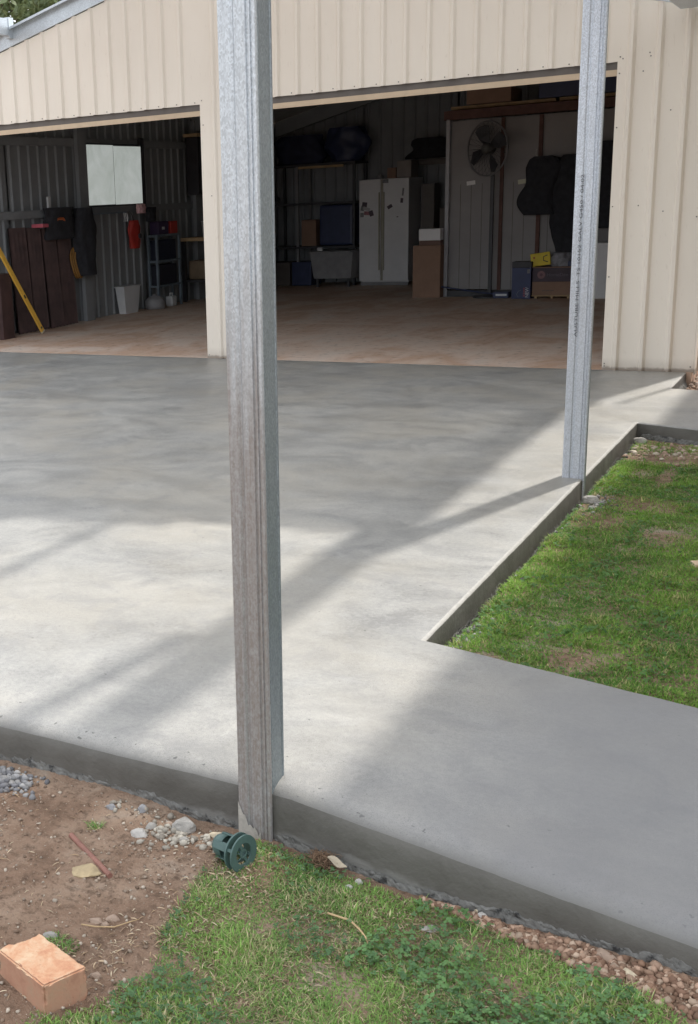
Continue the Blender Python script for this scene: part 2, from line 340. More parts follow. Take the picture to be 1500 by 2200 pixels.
# ---------------------------------------------------------------- ground
GZ = -0.15
def ground_h(x, y):
    z = GZ + .012*noise.noise((x*2.1, y*2.1, 3)) + .006*noise.noise((x*9, y*9, 1)) + .0035*noise.noise((x*34, y*34, 5))
    if y < -7.4:
        t = max(0, min(1, (x-4.62)/.75)); z += .072*t*t*(3-2*t) + .020*max(0, min(1, (4.05-x)/.15))
    if x > 4.30 and -6.9 < y < 1.0: z += .056 * min(1, (x-4.30)/.04)
    if y < -7.5 and x > 2: z += .003*noise.noise((x*75, y*75, 6)) + (.004*abs(noise.noise((x*48,y*48,12))) if x < 4.35 else 0)
    return z
def axis(segs):
    out = []
    for a, b, s in segs: out += list(np.arange(a, b-1e-6, s))
    out.append(segs[-1][1]); return np.array(out)
gx = axis([(-400,-60,40),(-60,-12,6),(-12,2.6,.6),(2.6,3.3,.05),(3.3,5.5,.0125),(5.5,7.2,.06),(7.2,14,.7),(14,60,6),(60,400,40)])
gy = axis([(-400,-60,40),(-60,-12,6),(-12,-9.6,.3),(-9.6,-8.7,.05),(-8.7,-7.5,.0125),(-7.5,-6.6,.05),(-6.6,-2.1,.03),(-2.1,-1.0,.1),(-1.0,.8,.03),(.8,12,.6),(12,60,6),(60,400,40)])
nx, ny = len(gx), len(gy)
GV = np.zeros((ny, nx, 3)); GV[:,:,0] = gx[None,:]; GV[:,:,1] = gy[:,None]
for j in range(ny):
    y = gy[j]
    for i in range(nx):
        x = gx[i]
        GV[j,i,2] = ground_h(x, y) if (2 < x < 8 and -12 < y < 2) else GZ
idx = np.arange(nx*ny).reshape(ny, nx)
q = np.stack([idx[:-1,:-1], idx[:-1,1:], idx[1:,1:], idx[1:,:-1]], -1).reshape(-1, 4)
g = np_mesh('ground', GV.reshape(-1,3), q.ravel(), np.arange(len(q))*4, np.full(len(q),4), SOIL, kind='structure')
g.data.polygons.foreach_set('use_smooth', [True]*len(q))

# ---------------------------------------------------------------- new concrete slab with its two side paths (one pour)
def slab():
    XE = 4.306; YF = -7.60
    pts = [(XE,-.004,1),(XE,-.83,1),(5.49,-1.03,0),(5.49,-2.62,1),(XE,-2.225,1),(XE,-6.41,0),(5.95,-6.755,0),(5.95,-7.90,2),(XE+.03,YF-.004,2),(4.19,YF+.003,0),(-4.2,YF+.003,0),(-4.2,-.004,0)]
    # (x, y, edge kind of the edge that starts here)
    loop = []; nrm = []
    n = len(pts)
    for i in range(n):
        a = Vector(pts[i][:2]); b = Vector(pts[(i+1) % n][:2]); L = (b-a).length; k = max(1, int(L/.02)) if i not in (10,11) else max(1,int(L/.3))
        if i in (8,9): k = int(L/.025)
        for t in range(k): loop.append((a + (b-a)*t/k, i, t == 0))
    m = len(loop); out = []
    for i in range(m):
        p = loop[i][0]; a = loop[i-1][0]; b = loop[(i+1) % m][0]
        d0 = (p-a).normalized(); d1 = (b-p).normalized()
        n0 = Vector((-d0.y, d0.x)); n1 = Vector((-d1.y, d1.x)); nn = (n0+n1); nn = nn/max(.3, nn.length_squared/2) if nn.length > .01 else n0
        out.append((p, nn))     # clockwise loop -> left normal points outwards
    # orientation
    area = sum(loop[i][0].x*loop[(i+1)%m][0].y - loop[(i+1)%m][0].x*loop[i][0].y for i in range(m))
    sgn = 1 if area < 0 else -1
    # profile (outward offset, z)
    def prof(e, s):
        R = .011
        w = .002*noise.noise((s[0]*9, s[1]*9, 2)) + .0012*noise.noise((s[0]*40, s[1]*40, 2))
        dz = .0015*noise.noise((s[0]*12, s[1]*12, 7))
        if e in (7,8,9): return [(-.085+w, 0), (-.050+w, -.004+dz), (-.026+w, -.012+dz), (-.009+w, -.024+dz), (w, -.044), (w+.001, -.07), (w*1.5, -.13), (w, -.30)]
        return [(-R*1.3+w, 0), (-R*.85+w, -R*.12+dz), (-R*.42+w, -R*.36+dz), (-R*.1+w, -R*.75+dz), (w, -R*1.2), (w+.001, -.065), (w*1.5, -.13), (w, -.30)]
    V = []; F = []; P = 8
    for i in range(m):
        p, nn = out[i]; e = loop[i][1]
        for (o, z) in prof(e, p): q2 = p + nn*sgn*o; V.append((q2.x, q2.y, z))
    top = MB(); top.v = []; 
    side_f = []; arr_f = []
    for i in range(m):
        j = (i+1) % m
        for k in range(P-1):
            f = (i*P+k, j*P+k, j*P+k+1, i*P+k+1)
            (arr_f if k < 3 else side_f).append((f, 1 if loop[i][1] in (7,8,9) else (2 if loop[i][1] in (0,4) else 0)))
    me = bpy.data.meshes.new('concrete_slab')
    import bmesh
    bm = bmesh.new(); vs = [bm.verts.new(v) for v in V]
    for f, wt in arr_f:
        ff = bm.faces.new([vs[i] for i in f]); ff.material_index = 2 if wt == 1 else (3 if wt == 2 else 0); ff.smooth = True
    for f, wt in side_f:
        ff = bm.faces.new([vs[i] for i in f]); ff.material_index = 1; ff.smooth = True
    from mathutils.geometry import delaunay_2d_cdt
    ring_ = [Vector(V[i*P][:2]) for i in range(m)]
    extra = []
    def inside(x, y): return (-4.1 < x < XE-.12 and YF+.18 < y < -.1) or (XE-.15 < x < 5.3 and -2.05 < y < -1.15) or (XE-.15 < x < 5.8 and -7.55-(x-4.3)*.18 < y < -6.55-(x-4.3)*.21)
    for xx in np.arange(-4.05, 5.85, .11):
        for yy in np.arange(-7.5, -.05, .11):
            x_, y_ = xx+.02*math.sin(yy*37), yy+.02*math.sin(xx*41)
            if inside(x_, y_): extra.append(Vector((x_, y_)))
    vo_, ed_, fa_, ov_, _, _ = delaunay_2d_cdt(ring_ + extra, [(i, (i+1) % m) for i in range(m)], [], 1, 1e-6)
    own = []
    for k_, p_ in enumerate(vo_):
        o_ = [i for i in ov_[k_] if i < m]
        if o_: own.append(vs[o_[0]*P])
        else: own.append(bm.verts.new((p_.x, p_.y, .0018*noise.noise((p_.x*1.1, p_.y*1.1, 4)))))
    for f in fa_:
        q_ = [own[i] for i in f]
        if len(set(q_)) == 3:
            ff = bm.faces.new(q_); ff.material_index = 0; ff.smooth = True
    bmesh.ops.recalc_face_normals(bm, faces=bm.faces[:])
    bm.to_mesh(me); bm.free(); me.materials.append(CONC); me.materials.append(EDGE); me.materials.append(CONC_ROLL); me.materials.append(simple('pale slab edge', (.40,.39,.365), .8, .12, 30, bmp=.4, bscale=200))  # last slot is a paler tone along the lawn side edges
    o = bpy.data.objects.new('concrete_slab', me); COL.objects.link(o); tag(o, kind='structure')
    # slumped, ragged concrete along the foot of the edge
    mb = MB()
    def ridge(a, b, nrm_, h0, w0):
        a = Vector(a); b = Vector(b); L = (b-a).length; k = int(L/.008); nv = Vector(nrm_)
        base = len(mb.v); R_ = 9
        for i in range(k+1):
            p = a + (b-a)*i/k
            nz = noise.noise((p.x*7, p.y*7, 9)); n2 = noise.noise((p.x*30, p.y*30, 4))
            h = h0*(1 + .45*nz + .3*n2); ww = w0*(1 + .5*nz + .4*n2)
            for r in range(R_):
                t = r/(R_-1); o2 = ww*t**.7; z = ground_h(p.x+nv.x*.03, p.y+nv.y*.03) + h*(1-t)**.8 - .03*t + .006*noise.noise((p.x*70, p.y*70, r*1.7))
                o2 += .005*noise.noise((p.x*80+5, p.y*80, r*2.3))
                mb.v.append((p.x + nv.x*o2, p.y + nv.y*o2, z + .0))
        for i in range(k):
            for r in range(R_-1): mb.f.append((base+i*R_+r, base+(i+1)*R_+r, base+(i+1)*R_+r+1, base+i*R_+r+1))
    ridge((3.0,YF+.004), (4.19,YF+.004), (0,-1), .022, .009)
    ridge((4.29,YF+.0), (5.95,-7.895), (-.17,-.98), .022, .009)
    ridge((4.303,-.05), (4.303,-.82), (1,0), .045, .04)
    ridge((4.303,-2.25), (4.303,-3.78), (1,0), .012, .006)
    ridge((4.303,-3.90), (4.303,-6.40), (1,0), .012, .006)
    ridge((5.49,-2.60), (4.31,-2.235), (0,-1), .03, .03)
    mb.build('concrete_slump', SLUMP, smooth=False, kind='stuff', label='ragged wet concrete squeezed out along the foot of the new slab edge', cat='concrete')
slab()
MB().box(-3.75,4.34,.003,9.7,-.22,-.0005).build('floor', FLOOR, kind='structure')

# ---------------------------------------------------------------- shed
PIT = .198; RX = 3.77
def rake(x): return 3.667 + .25*x if x < .217 else 3.775 - .25*x
def profile(x0, x1, centres, d=.024, top=.011, base=.029, minor=True):
    pts = [(x0, 0)]
    cs = sorted(c for c in centres if x0 + base < c < x1 - base)
    prev = x0
    for c in cs:
        pts += [(c-base, 0), (c-top, d), (c+top, d), (c+base, 0)]
    pts.append((x1, 0)); return pts
def sheet(parent, axis_, x0, x1, plane, sgn, zb, ztf, centres, material, name='cladding_sheet', d=.025, lip=0.):
    """vertical ribbed sheet; axis 'x': runs along x in plane y=plane, ribs towards sgn*y"""
    mb = MB(); pr = profile(x0, x1, centres, d); n = len(pr); T = .0012
    for side in (0, T):
        for (x, o) in pr:
            zt = ztf(x); oo = plane + sgn*(o + lip - side)
            for z in (zb + (.002*math.sin(x*31) if zb > 1 else .0), zt):
                mb.v.append((x, oo, z) if axis_ == 'x' else (oo, x, z))
    for s_ in (0, 1):
        b = s_*n*2
        for i in range(n-1):
            f = (b+2*i, b+2*i+2, b+2*i+3, b+2*i+1); mb.f.append(f if s_ == 0 else f[::-1])
    for i in range(n-1):
        a = 2*i; c = n*2+2*i
        mb.f.append((a, c, c+2, a+2)); mb.f.append((a+1, a+3, c+3, c+1))
    return mb.build(name, material, parent)
shed = empty('shed', (0.2,0,0), 'cream ribbed steel gable shed with two wide open doorways and a dark interior', 'shed')
grid = [RX + PIT*k for k in range(-45, 10)]
def rib_mid(c): return c + PIT/2
edges_left = [-3.75] + [rib_mid(RX + PIT*k) for k in (-35,-31,-27,-23)] + [0.0]
for a, b in zip(edges_left[:-1], edges_left[1:]):
    sheet(shed, 'x', a, b, 0, -1, 2.386, rake, grid, CREAM, lip=.001*(edges_left.index(a) % 2))
sheet(shed, 'x', 0.0, .224, 0, -1, .0, rake, [.150], CREAM, lip=.0015, d=.018)
er = [.224] + [rib_mid(RX + PIT*k) for k in (-15,-11,-7,-4)] + [3.672]
er = [.224, .899+.0, 1.691, 2.483, 3.275, 3.672]
for i, (a, b) in enumerate(zip(er[:-1], er[1:])):
    sheet(shed, 'x', a, b, 0, -1, 2.386, rake, grid, CREAM, lip=.001*(i % 2))
sheet(shed, 'x', 3.672, 4.352, 0, -1, .0, rake, [3.77,3.968,4.166], CREAM, lip=.0015, d=.033)
# corner flashing and side walls
MB().box(4.354,4.366,-.004,.09,-.02,2.69).build('corner_flashing', CREAM, shed)
WALLB = simple('side wall cladding', (.42,.35,.28), .5, .08)
sheet(shed, 'y', .09, 9.7, 4.34, 1, -.02, lambda t: 2.66, [.2+PIT*k for k in range(48)], WALLB, 'side_wall')
# inner faces
LW = -3.6
for k in range(6):
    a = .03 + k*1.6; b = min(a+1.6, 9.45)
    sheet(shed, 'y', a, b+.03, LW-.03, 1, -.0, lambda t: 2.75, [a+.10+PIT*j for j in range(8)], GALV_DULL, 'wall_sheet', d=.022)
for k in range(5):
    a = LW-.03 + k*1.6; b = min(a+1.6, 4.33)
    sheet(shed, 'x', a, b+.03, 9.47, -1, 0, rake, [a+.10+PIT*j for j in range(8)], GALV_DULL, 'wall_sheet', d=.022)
MB().box(-3.78,-3.66,.01,9.5,-.02,2.70).build('side_wall', WALLB, shed)
MB().box(-3.78,4.33,9.51,9.60,-.02,2.69).build('back_wall', WALLB, shed)
MB().add([(-3.78,9.51,2.69),(4.33,9.51,2.69),(.217,9.51,3.72),(-3.78,9.60,2.69),(4.33,9.60,2.69),(.217,9.60,3.72)],[(0,1,2),(5,4,3),(0,3,4,1),(1,4,5,2),(2,5,3,0)]).build('back_gable', WALLB, shed)
# roof
def roof_plane(name, x0, x1, y0, y1, off, th, m, parent):
    mb = MB(); 
    pts = [x0] + ([.217] if x0 < .217 < x1 else []) + [x1]
    for a, b in zip(pts[:-1], pts[1:]):
        vs = []
        for y in (y0, y1):
            for x in (a, b):
                for t in (0, th): vs.append((x, y, rake(x)+off+t))
        mb.add(vs, [(0,4,6,2),(1,3,7,5),(0,2,3,1),(4,5,7,6),(0,1,5,4),(2,6,7,3)])
    return mb.build(name, m, parent)
roof_plane('roof', -3.9, 4.45, -.0, 9.7, .012, .03, simple('silver roof lining', (.5,.5,.5), .6, .1), shed)
# headers over the doorways: plate painted dark for the soffit shade, beige stop strip
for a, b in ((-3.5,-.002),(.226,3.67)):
    MB().box(a,b,.018,.030,2.31,2.42).build('head_shade_plate', DARKTRIM, shed)
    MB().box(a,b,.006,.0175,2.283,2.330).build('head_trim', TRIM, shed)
    MB().box(a,b,.135,.62,2.40,2.86).build('roller_drum', BLACKP, shed)
MB().box(-.001,.012,.0025,.16,0,2.39).build('door_jamb', TRIM, shed)
MB().box(.212,.225,.0025,.16,0,2.39).build('door_jamb', TRIM, shed)
MB().box(3.671,3.684,.0025,.16,0,2.39).build('door_jamb', TRIM, shed)
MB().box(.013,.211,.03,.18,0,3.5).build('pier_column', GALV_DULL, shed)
# screws along the bottom of the cladding and at the corners
sc = MB()
def screw(x, z, y=-.002):
    sc.lathe([(.0055,0),(.0055,.003),(.003,.005)], 8, Matrix.Translation((x,y,z)) @ Matrix.Rotation(math.radians(90),4,'X'))
for k in range(-36, 2):
    x = RX + PIT*k - .06
    if x < -.02 or x > .25: screw(x, 2.405)
for z in (.05,.75,1.3,1.9,2.3,2.42): screw(3.69, z); 
for x, z in ((3.69,2.42),(.02,2.42),(.03,2.2),(.10,1.55),(3.9,2.43),(4.33,.04),(3.69,.03),(4.30,1.2),(.02,.03),(3.88,1.3),(4.06,1.25),(3.86,2.3),(4.07,2.0)): screw(x, z)
sc.build('screw', simple('weathered screw head', (.22,.2,.18), .5, .1), shed, kind='stuff')
# interior framing: portal column, girts, rafters
for z in (1.45, 2.34): MB().box(LW+.0,LW+.045,.1,9.4,z-.05,z+.05).build('wall_girt', GALV_DULL, shed)
for y in (3.13, 6.3): MB().box(LW+.05,LW+.11,y-.10,y+.10,0,2.7).build('wall_column', GALV_DULL, shed)
for y in (3.13, 6.3, 9.3):
    mb = MB()
    for a, b in ((-3.55,.217),(.217,4.3)):
        vs = []
        for yy in (y-.05, y+.05):
            for x in (a, b):
                for t in (-.26, -.02): vs.append((x, yy, rake(x)+t))
        mb.add(vs, [(0,4,6,2),(1,3,7,5),(0,2,3,1),(4,5,7,6),(0,1,5,4),(2,6,7,3)])
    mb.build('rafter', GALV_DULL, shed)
# inner room partition, with battens between pale panels
part = empty('partition_wall', (2.3,6.7,0), 'pale panelled inner room wall with red timber battens at the back right of the shed', 'partition')
px = [.335,.905,1.06,1.53,2.02,2.9,3.6,4.30]
for i, (a, b) in enumerate(zip(px[:-1], px[1:])):
    MB().box(a+.002,b-.002,6.66,6.70,.09 if i else .10,2.40).build('wall_panel', PANELW, part)
    for gxx in np.arange(a+.15, b-.08, .15):
        MB().box(gxx-.0025,gxx+.0025,6.656,6.661,.1,1.55).build('panel_groove', DARKTRIM, part)
for x, ww, m_ in ((1.03,.045,REDWOOD),(1.53,.05,REDWOOD),(2.9,.05,REDWOOD)):
    MB().box(x,x+ww,6.63,6.659,.09,2.40).build('batten', m_, part)
MB().box(.285,.335,6.60,6.74,0,2.43).build('door_post', simple('white painted post', (.42,.43,.46), .6, .1), part)
MB().box(.25,4.3,6.60,6.74,2.42,2.54).build('top_plate', REDWOOD, part)
MB().box(.30,.334,6.741,9.3,0,2.42).build('return_wall', GALV_DULL, part)
MB().box(.335,4.3,6.60,6.66,0,.085).build('bottom_plate', BLACKP, part)
for k, (a, b) in enumerate(((.3,1.7),(1.75,3.0),(3.05,4.2))):
    MB().box(a,b,6.75,8.9,2.56,2.60).build('loft_board', TIMBER, part)
# stored things on the loft
MB().box(.55,1.15,6.62,7.2,2.605,2.79,ch=.01).build('cardboard_box', CARD, label='low brown cardboard box lying on the loft above the wall fan', cat='box')
MB().box(1.5,2.6,6.65,7.4,2.605,2.86,ch=.02).build('storage_tub', BLUEP, label='long dark blue storage tub on the loft over the red battens', cat='tub')

# ---------------------------------------------------------------- things in the shed
def yz_panel(mb, x, y0, y1, z0, z1, t): return mb.box(x, x+t, y0, y1, z0, z1)
wbd = empty('window', (-3.5,4.04,1.52), 'frosted two-pane window glowing pale grey green high on the left shed wall', 'window')
MB().box(-3.53,-3.512,3.28,4.80,1.50,2.33).build('frame', BLACKP, wbd)
MB().box(-3.511,-3.503,3.30,4.033,1.525,2.312).build('pane', GLOWPANE, wbd)
MB().box(-3.511,-3.503,4.055,4.783,1.52,2.302).build('pane', GLOWPANE, wbd)
for y in (3.25, 4.82): MB().box(-3.548,-3.50,y-.06,y+.03,1.45,2.42).build('side_post', BLACKP, wbd)
MB().box(-3.53,-3.43,3.30,4.2,1.40,1.42).build('pen_tray', GREYBLUE, wbd)
# rust red iron sheets leaning on the wall
for i, (y0, y1, zt, dx) in enumerate(((1.59,1.93,1.30,.07),(1.95,2.24,1.29,.06),(2.26,2.56,1.27,.08),(2.58,2.90,1.25,.06))):
    mb = MB(); n = 9
    for k in range(n):
        y = y0 + (y1-y0)*k/(n-1); o = .018*math.cos(k*math.pi)
        mb.v += [(LW+dx+.06+o, y, .005), (LW+.07+o, y, zt), (LW+dx+.045+o, y, .005), (LW+.055+o, y, zt)]
    for k in range(n-1):
        a = 4*k; b = a+4; mb.f += [(a,b,b+1,a+1),(a+3,b+3,b+2,a+2),(a+1,b+1,b+3,a+3),(a,a+2,b+2,b)]
    lab = ('dark red iron sheet leaning on the left wall, nearest the yellow level', 'second dark red iron sheet from the yellow level, under the pink tub',
           'third dark red iron sheet from the yellow level', 'dark red iron sheet farthest from the yellow level, by the hanging hose')[i]
    mb.build('iron_sheet', RUST, label=lab, cat='iron sheet', group='dark red iron sheets leaning on the left wall')
MB().box(-3.56,-3.30,.95,1.17,0,.78).build('steel_locker', RUST, label='dark maroon steel cabinet edge at the far left of the doorway', cat='cabinet')
lev = empty('spirit_level', (-3.211,1.60,0), 'long yellow builder spirit level leaning against the red iron sheets', 'spirit level')
def bar(name, m_, parent, a, b, w_, t_, s0=0, s1=1, off=0, **kw):
    a = Vector(a); b = Vector(b); d = (b-a); L = d.length; d.normalize()
    side = d.cross(Vector((1,0,0))).normalized(); nrm = side.cross(d).normalized()
    R = Matrix((side, nrm, d)).transposed().to_4x4(); R.translation = a
    return MB().box(-w_/2,w_/2,-t_/2+off,t_/2+off,L*s0,L*s1,R,ch=.003).build(name, m_, parent, **kw)
LA, LB = (-3.211,1.625,.02), (-3.33,.80,1.36)
bar('body', YELLOW, lev, LA, LB, .056, .026, .01, 1)
bar('end_cap', simple('pale end cap', (.6,.55,.45), .5, .05), lev, LA, LB, .059, .029, 0, .012)
bar('vial', BLACKP, lev, LA, LB, .026, .030, .33, .36)
bar('hang_hole', BLACKP, lev, LA, LB, .022, .033, .035, .052)
MB().box(-3.52,-3.34,2.07,2.2,1.285,1.33,ch=.01).build('plastic_tub', PINKP, label='small bright pink tub sitting on top of the red iron sheets', cat='tub')
mb = MB(); mb.tube([(-3.44,2.45,1.27),(-3.42,2.50,1.38),(-3.42,2.62,1.38),(-3.44,2.70,1.33)], .022, 8)
mb.build('ear_muffs', ORANGEP, label='orange ear muffs resting on top of the red iron sheets', cat='ear muffs')
mb = MB()
for k in range(3):
    mb.tube([(-3.46+.02*k+.02*math.sin(a*2), 2.93+.11*math.sin(a)+.02*k, .80+.2*math.cos(a)) for a in np.linspace(0, 2*math.pi, 20)], .012, 6)
mb.build('coiled_hose', CABLE, label='coil of ochre hose hanging beside the red iron sheets', cat='hose')
def cloth(name, cx, cy, z0, z1, wdt, dep, m_, lab, cat, axis_='y', sh=None, parent=None, seed=0):
    """a hanging garment or bag: closed, folded, rounded sack"""
    nu, nv = 28, 22; vs = []; fs = []
    for j in range(nv+1):
        t = j/nv; z = z1 + (z0-z1)*t
        ww, dd, off = (sh(t) if sh else (1,1,0))
        for i in range(nu):
            a = 2*math.pi*i/nu
            f = 1 + .26*noise.noise((math.cos(a)*2.5+seed, math.sin(a)*2.5, t*3)) + .06*math.sin(a*7+t*3+seed)
            u = math.cos(a)*wdt/2*ww*f + off; v = math.sin(a)*dep/2*dd*f
            vs.append((cx+v, cy+u, z) if axis_ == 'y' else (cx+u, cy+v, z))
    for j in range(nv):
        for i in range(nu): fs.append((j*nu+i, j*nu+(i+1) % nu, (j+1)*nu+(i+1) % nu, (j+1)*nu+i))
    fs.append(tuple(range(nu))); fs.append(tuple(nv*nu+i for i in range(nu))[::-1])
    mb = MB(); mb.add(vs, fs); return mb.build(name, m_, parent, smooth=True, label=lab, cat=cat)
cloth('hanging_bag', -3.44, 3.12, .62, 1.50, .42, .22, DARKC, 'bulky black bag hanging on the wall left of the window', 'bag', seed=3, sh=lambda t: (.55+.6*math.sin(min(1,t*1.3)*math.pi*.75), 1, 0))
cloth('hanging_coat', -3.47, 2.62, 1.12, 1.52, .62, .14, DARKC, 'dark jacket slung over the wall rail above the red iron sheets', 'jacket', seed=5)
rr = empty('cable_reel', (-3.45,4.42,.9), 'red cable reel hanging on the wall just under the window', 'cable reel')
cloth('case', -3.46, 4.42, .90, 1.29, .27, .09, REDP, None, None, parent=rr, seed=9, sh=lambda t: (.62+.45*math.sin(math.pi*(t*.8+.12)), 1, 0))
MB().lathe([(.035,0),(.035,.02)], 14, Matrix.Translation((-3.405,4.47,1.07)) @ Matrix.Rotation(math.radians(90),4,'Y')).build('hub', BLACKP, rr)
MB().tube([(-3.46,4.42,1.28),(-3.47,4.40,1.36),(-3.50,4.38,1.42)], .008, 6).build('cord', BLACKP, rr)
cloth('rag', -3.44, 4.60, 1.38, 1.51, .20, .09, simple('pink white rag', (.6,.38,.40), .9, .35, 14), 'pink and white rag hung at the lower right corner of the window', 'rag', seed=12)
cloth('rag', -3.44, 4.86, 1.26, 1.46, .22, .10, DARKC, 'dark rag bundle right of the pink rag under the window', 'rag', seed=14)
mb = MB(); mb.box(-3.53,-3.50,2.44,2.50,1.50,1.66,ch=.006); mb.build('spray_bottle', WHITEP, label='small white bottle hung on the rail left of the window', cat='bottle')
mb = MB()
for k in range(3): mb.tube([(-3.47,4.18+.04*k,1.40),(-3.46,4.19+.04*k,1.33),(-3.47,4.17+.045*k,1.28)], .006, 6)
mb.build('pliers', simple('bright tool steel', (.5,.5,.5), .35, .1, metal=.7), label='small steel tools hanging from the tray under the window', cat='tools')
# tapered white bin
def frustum(mb, cx, cy, z0, z1, a0, b0, a1, b1):
    mb.add([(cx-a0,cy-b0,z0),(cx+a0,cy-b0,z0),(cx+a0,cy+b0,z0),(cx-a0,cy+b0,z0),(cx-a1,cy-b1,z1),(cx+a1,cy-b1,z1),(cx+a1,cy+b1,z1),(cx-a1,cy+b1,z1)],
           [(0,3,2,1),(0,1,5,4),(1,2,6,5),(2,3,7,6),(3,0,4,7),(4,5,6,7)]); return mb
bn = empty('waste_bin', (-3.46,4.27,0), 'tapered white plastic bin standing on the floor under the window', 'bin')
mb = MB(); frustum(mb, -3.50, 4.24, .0, .37, .055, .165, .075, .215); mb.build('bin_body', WHITEP, bn)
MB().box(-3.585,-3.415,4.01,4.47,.371,.392,ch=.006).build('rim', WHITEP, bn)
mb = MB(); mb.lathe([(.13,0),(.15,.02),(.15,.12),(.10,.17),(.04,.19),(.035,.21)], 18, Matrix.Translation((-3.42,4.85,.0)))
mb.build('gas_bottle', GREYTUB, smooth=True, label='squat grey round container on the floor right of the white bin', cat='container')
jug = empty('milk_jug', (-3.40,5.28,0), 'small white jug on the floor beneath the steel shelf rack', 'jug')
MB().box(-3.46,-3.34,5.22,5.36,.0,.15,ch=.02).build('jug_body', WHITEP, jug)
MB().tube([(-3.40,5.25,.15),(-3.40,5.26,.19),(-3.40,5.32,.19),(-3.40,5.33,.14)], .009, 6).build('handle', WHITEP, jug)
# steel rack
rk = empty('shelf_rack', (-3.35,5.22,0), 'open blue grey steel shelf rack against the left wall behind the white bin', 'rack')
for y in (4.94, 5.60):
    for x in (-3.56, -3.42): MB().box(x,x+.03,y-.02,y+.02,0,1.06).build('leg', GREYBLUE, rk)
for z in (.30,.66,1.03): MB().box(-3.56,-3.385,4.93,5.61,z,z+.03).build('shelf', GREYBLUE, rk)
MB().box(-3.55,-3.41,4.99,5.5,.335,.62).build('storage_crate', simple('dark navy crate', (.02,.022,.035), .6, .2), label='dark navy crate on the lower shelf of the steel rack', cat='crate')
MB().box(-3.55,-3.41,4.99,5.5,.695,.98).build('storage_crate', simple('dark blue crate', (.015,.02,.04), .6, .2), label='dark blue crate on the middle shelf of the steel rack', cat='crate')
tb = empty('toolbox', (-3.38,5.2,1.06), 'low dark purple toolbox with a pale badge on top of the steel rack', 'toolbox')
MB().box(-3.55,-3.40,5.0,5.30,1.062,1.25,ch=.012).build('case', simple('dark purple box', (.05,.03,.08), .5, .2), tb)
MB().box(-3.3995,-3.394,5.10,5.17,1.13,1.17).build('badge', WHITEP, tb)
MB().box(-3.53,-3.40,5.36,5.56,1.062,1.24,ch=.01).build('fuel_can', REDP, label='dim red can beside the purple toolbox on the steel rack', cat='can')
# bench beyond the rack with buckets
wb_ = empty('workbench', (-3.25,6.75,0), 'dark workbench with shelves along the left wall beyond the steel rack', 'workbench')
MB().box(-3.58,-2.95,5.75,7.9,.92,.97).build('bench_top', TIMBER, wb_)
MB().box(-3.58,-3.0,5.78,7.85,.30,.33).build('shelf', BLACKP, wb_)
for y in (5.78, 7.8):
    for x in (-3.55,-3.03): MB().box(x,x+.06,y,y+.06,0,.92).build('leg', BLACKP, wb_)
mb = MB(); mb.lathe([(.115,0),(.135,.22),(.142,.222),(.142,.235),(.125,.236)], 22, Matrix.Translation((-3.22,6.12,.972)))
mb.build('bucket', WHITEP, smooth=True, label='small white bucket on the workbench seen left of the doorway pier', cat='bucket')
MB().box(-3.45,-3.2,6.35,6.75,.972,1.38,ch=.03).build('drum', WHITEP, label='tall white drum on the workbench right of the small bucket', cat='drum')
for k, (y, m_, l) in enumerate(((5.9,simple('brown bag',(.2,.15,.10),.9),'brown sack on the lower shelf of the workbench, nearest'),(6.5,BLUEP,'dark blue tub on the lower shelf of the workbench'),(7.1,CARD,'cardboard box on the lower shelf of the workbench'))):
    MB().box(-3.5,-3.1,y,y+.4,.332,.62,ch=.03).build(('sack','storage_tub','cardboard_box')[k], m_, label=l, cat=('sack','tub','box')[k])
MB().box(-3.50,-3.30,5.95,6.9,1.60,2.45,ch=.01).build('wall_cabinet', simple('dark cabinet', (.03,.03,.035), .6, .2), label='dark wall cabinet above the workbench beside the pier', cat='cabinet')
MB().box(-3.52,-3.28,5.9,7.0,2.452,2.50,ch=.005).build('timber_plank', TIMBER, label='yellowish plank lying on top of the dark wall cabinet', cat='plank')
MB().lathe([(.07,0),(.07,.14),(.05,.16)], 16, Matrix.Translation((-3.24,6.55,1.78))).build('paint_tin', ORANGEP, label='orange tin hung on the wall cabinet front by the pier', cat='tin')
# ---- fridge
for o_ in list(COL.objects):
    if o_.parent is None and o_.type in ('MESH','EMPTY') and 'label' in o_ and o_.location.x < -3.15 and 1.2 < o_.location.y < 5.7 and o_['category'] not in ('spirit level',): o_.location.y -= .13
fr = empty('fridge', (-1.37,9.0,0), 'off-white side-by-side fridge freezer against the back wall, notes on its doors', 'fridge')
MB().box(-1.79,-.96,8.74,9.40,.05,1.71,ch=.01).build('body', OFFW, fr)
d1 = MB().box(-1.795,-1.43,8.68,8.735,.075,1.705,ch=.008).build('door', OFFW, fr)
d2 = MB().box(-1.385,-.955,8.68,8.735,.075,1.705,ch=.008).build('door', OFFW, fr)
MB().box(-1.43,-1.385,8.705,8.735,.08,1.70).build('door_seal', simple('yellowed seal', (.33,.31,.25), .6, .1), fr)
MB().box(-1.455,-1.438,8.645,8.679,.25,1.5,ch=.004).build('handle', simple('yellowed handle', (.38,.36,.29), .5, .1), d1)
MB().box(-1.378,-1.361,8.645,8.679,.25,1.5,ch=.004).build('handle', simple('yellowed handle 2', (.38,.36,.29), .5, .1), d2)
MB().box(-1.78,-.97,8.72,8.76,.0,.05).build('kick_plate', GREYTUB, fr)
def note(p, x, z, w_, h_, rot, m_, y=8.6785):
    R = Matrix.Translation((x, y, z)) @ Matrix.Rotation(rot, 4, 'Y')
    return MB().box(-w_/2,w_/2,-.0015,.0,-h_/2,h_/2,R).build('note', m_, p)
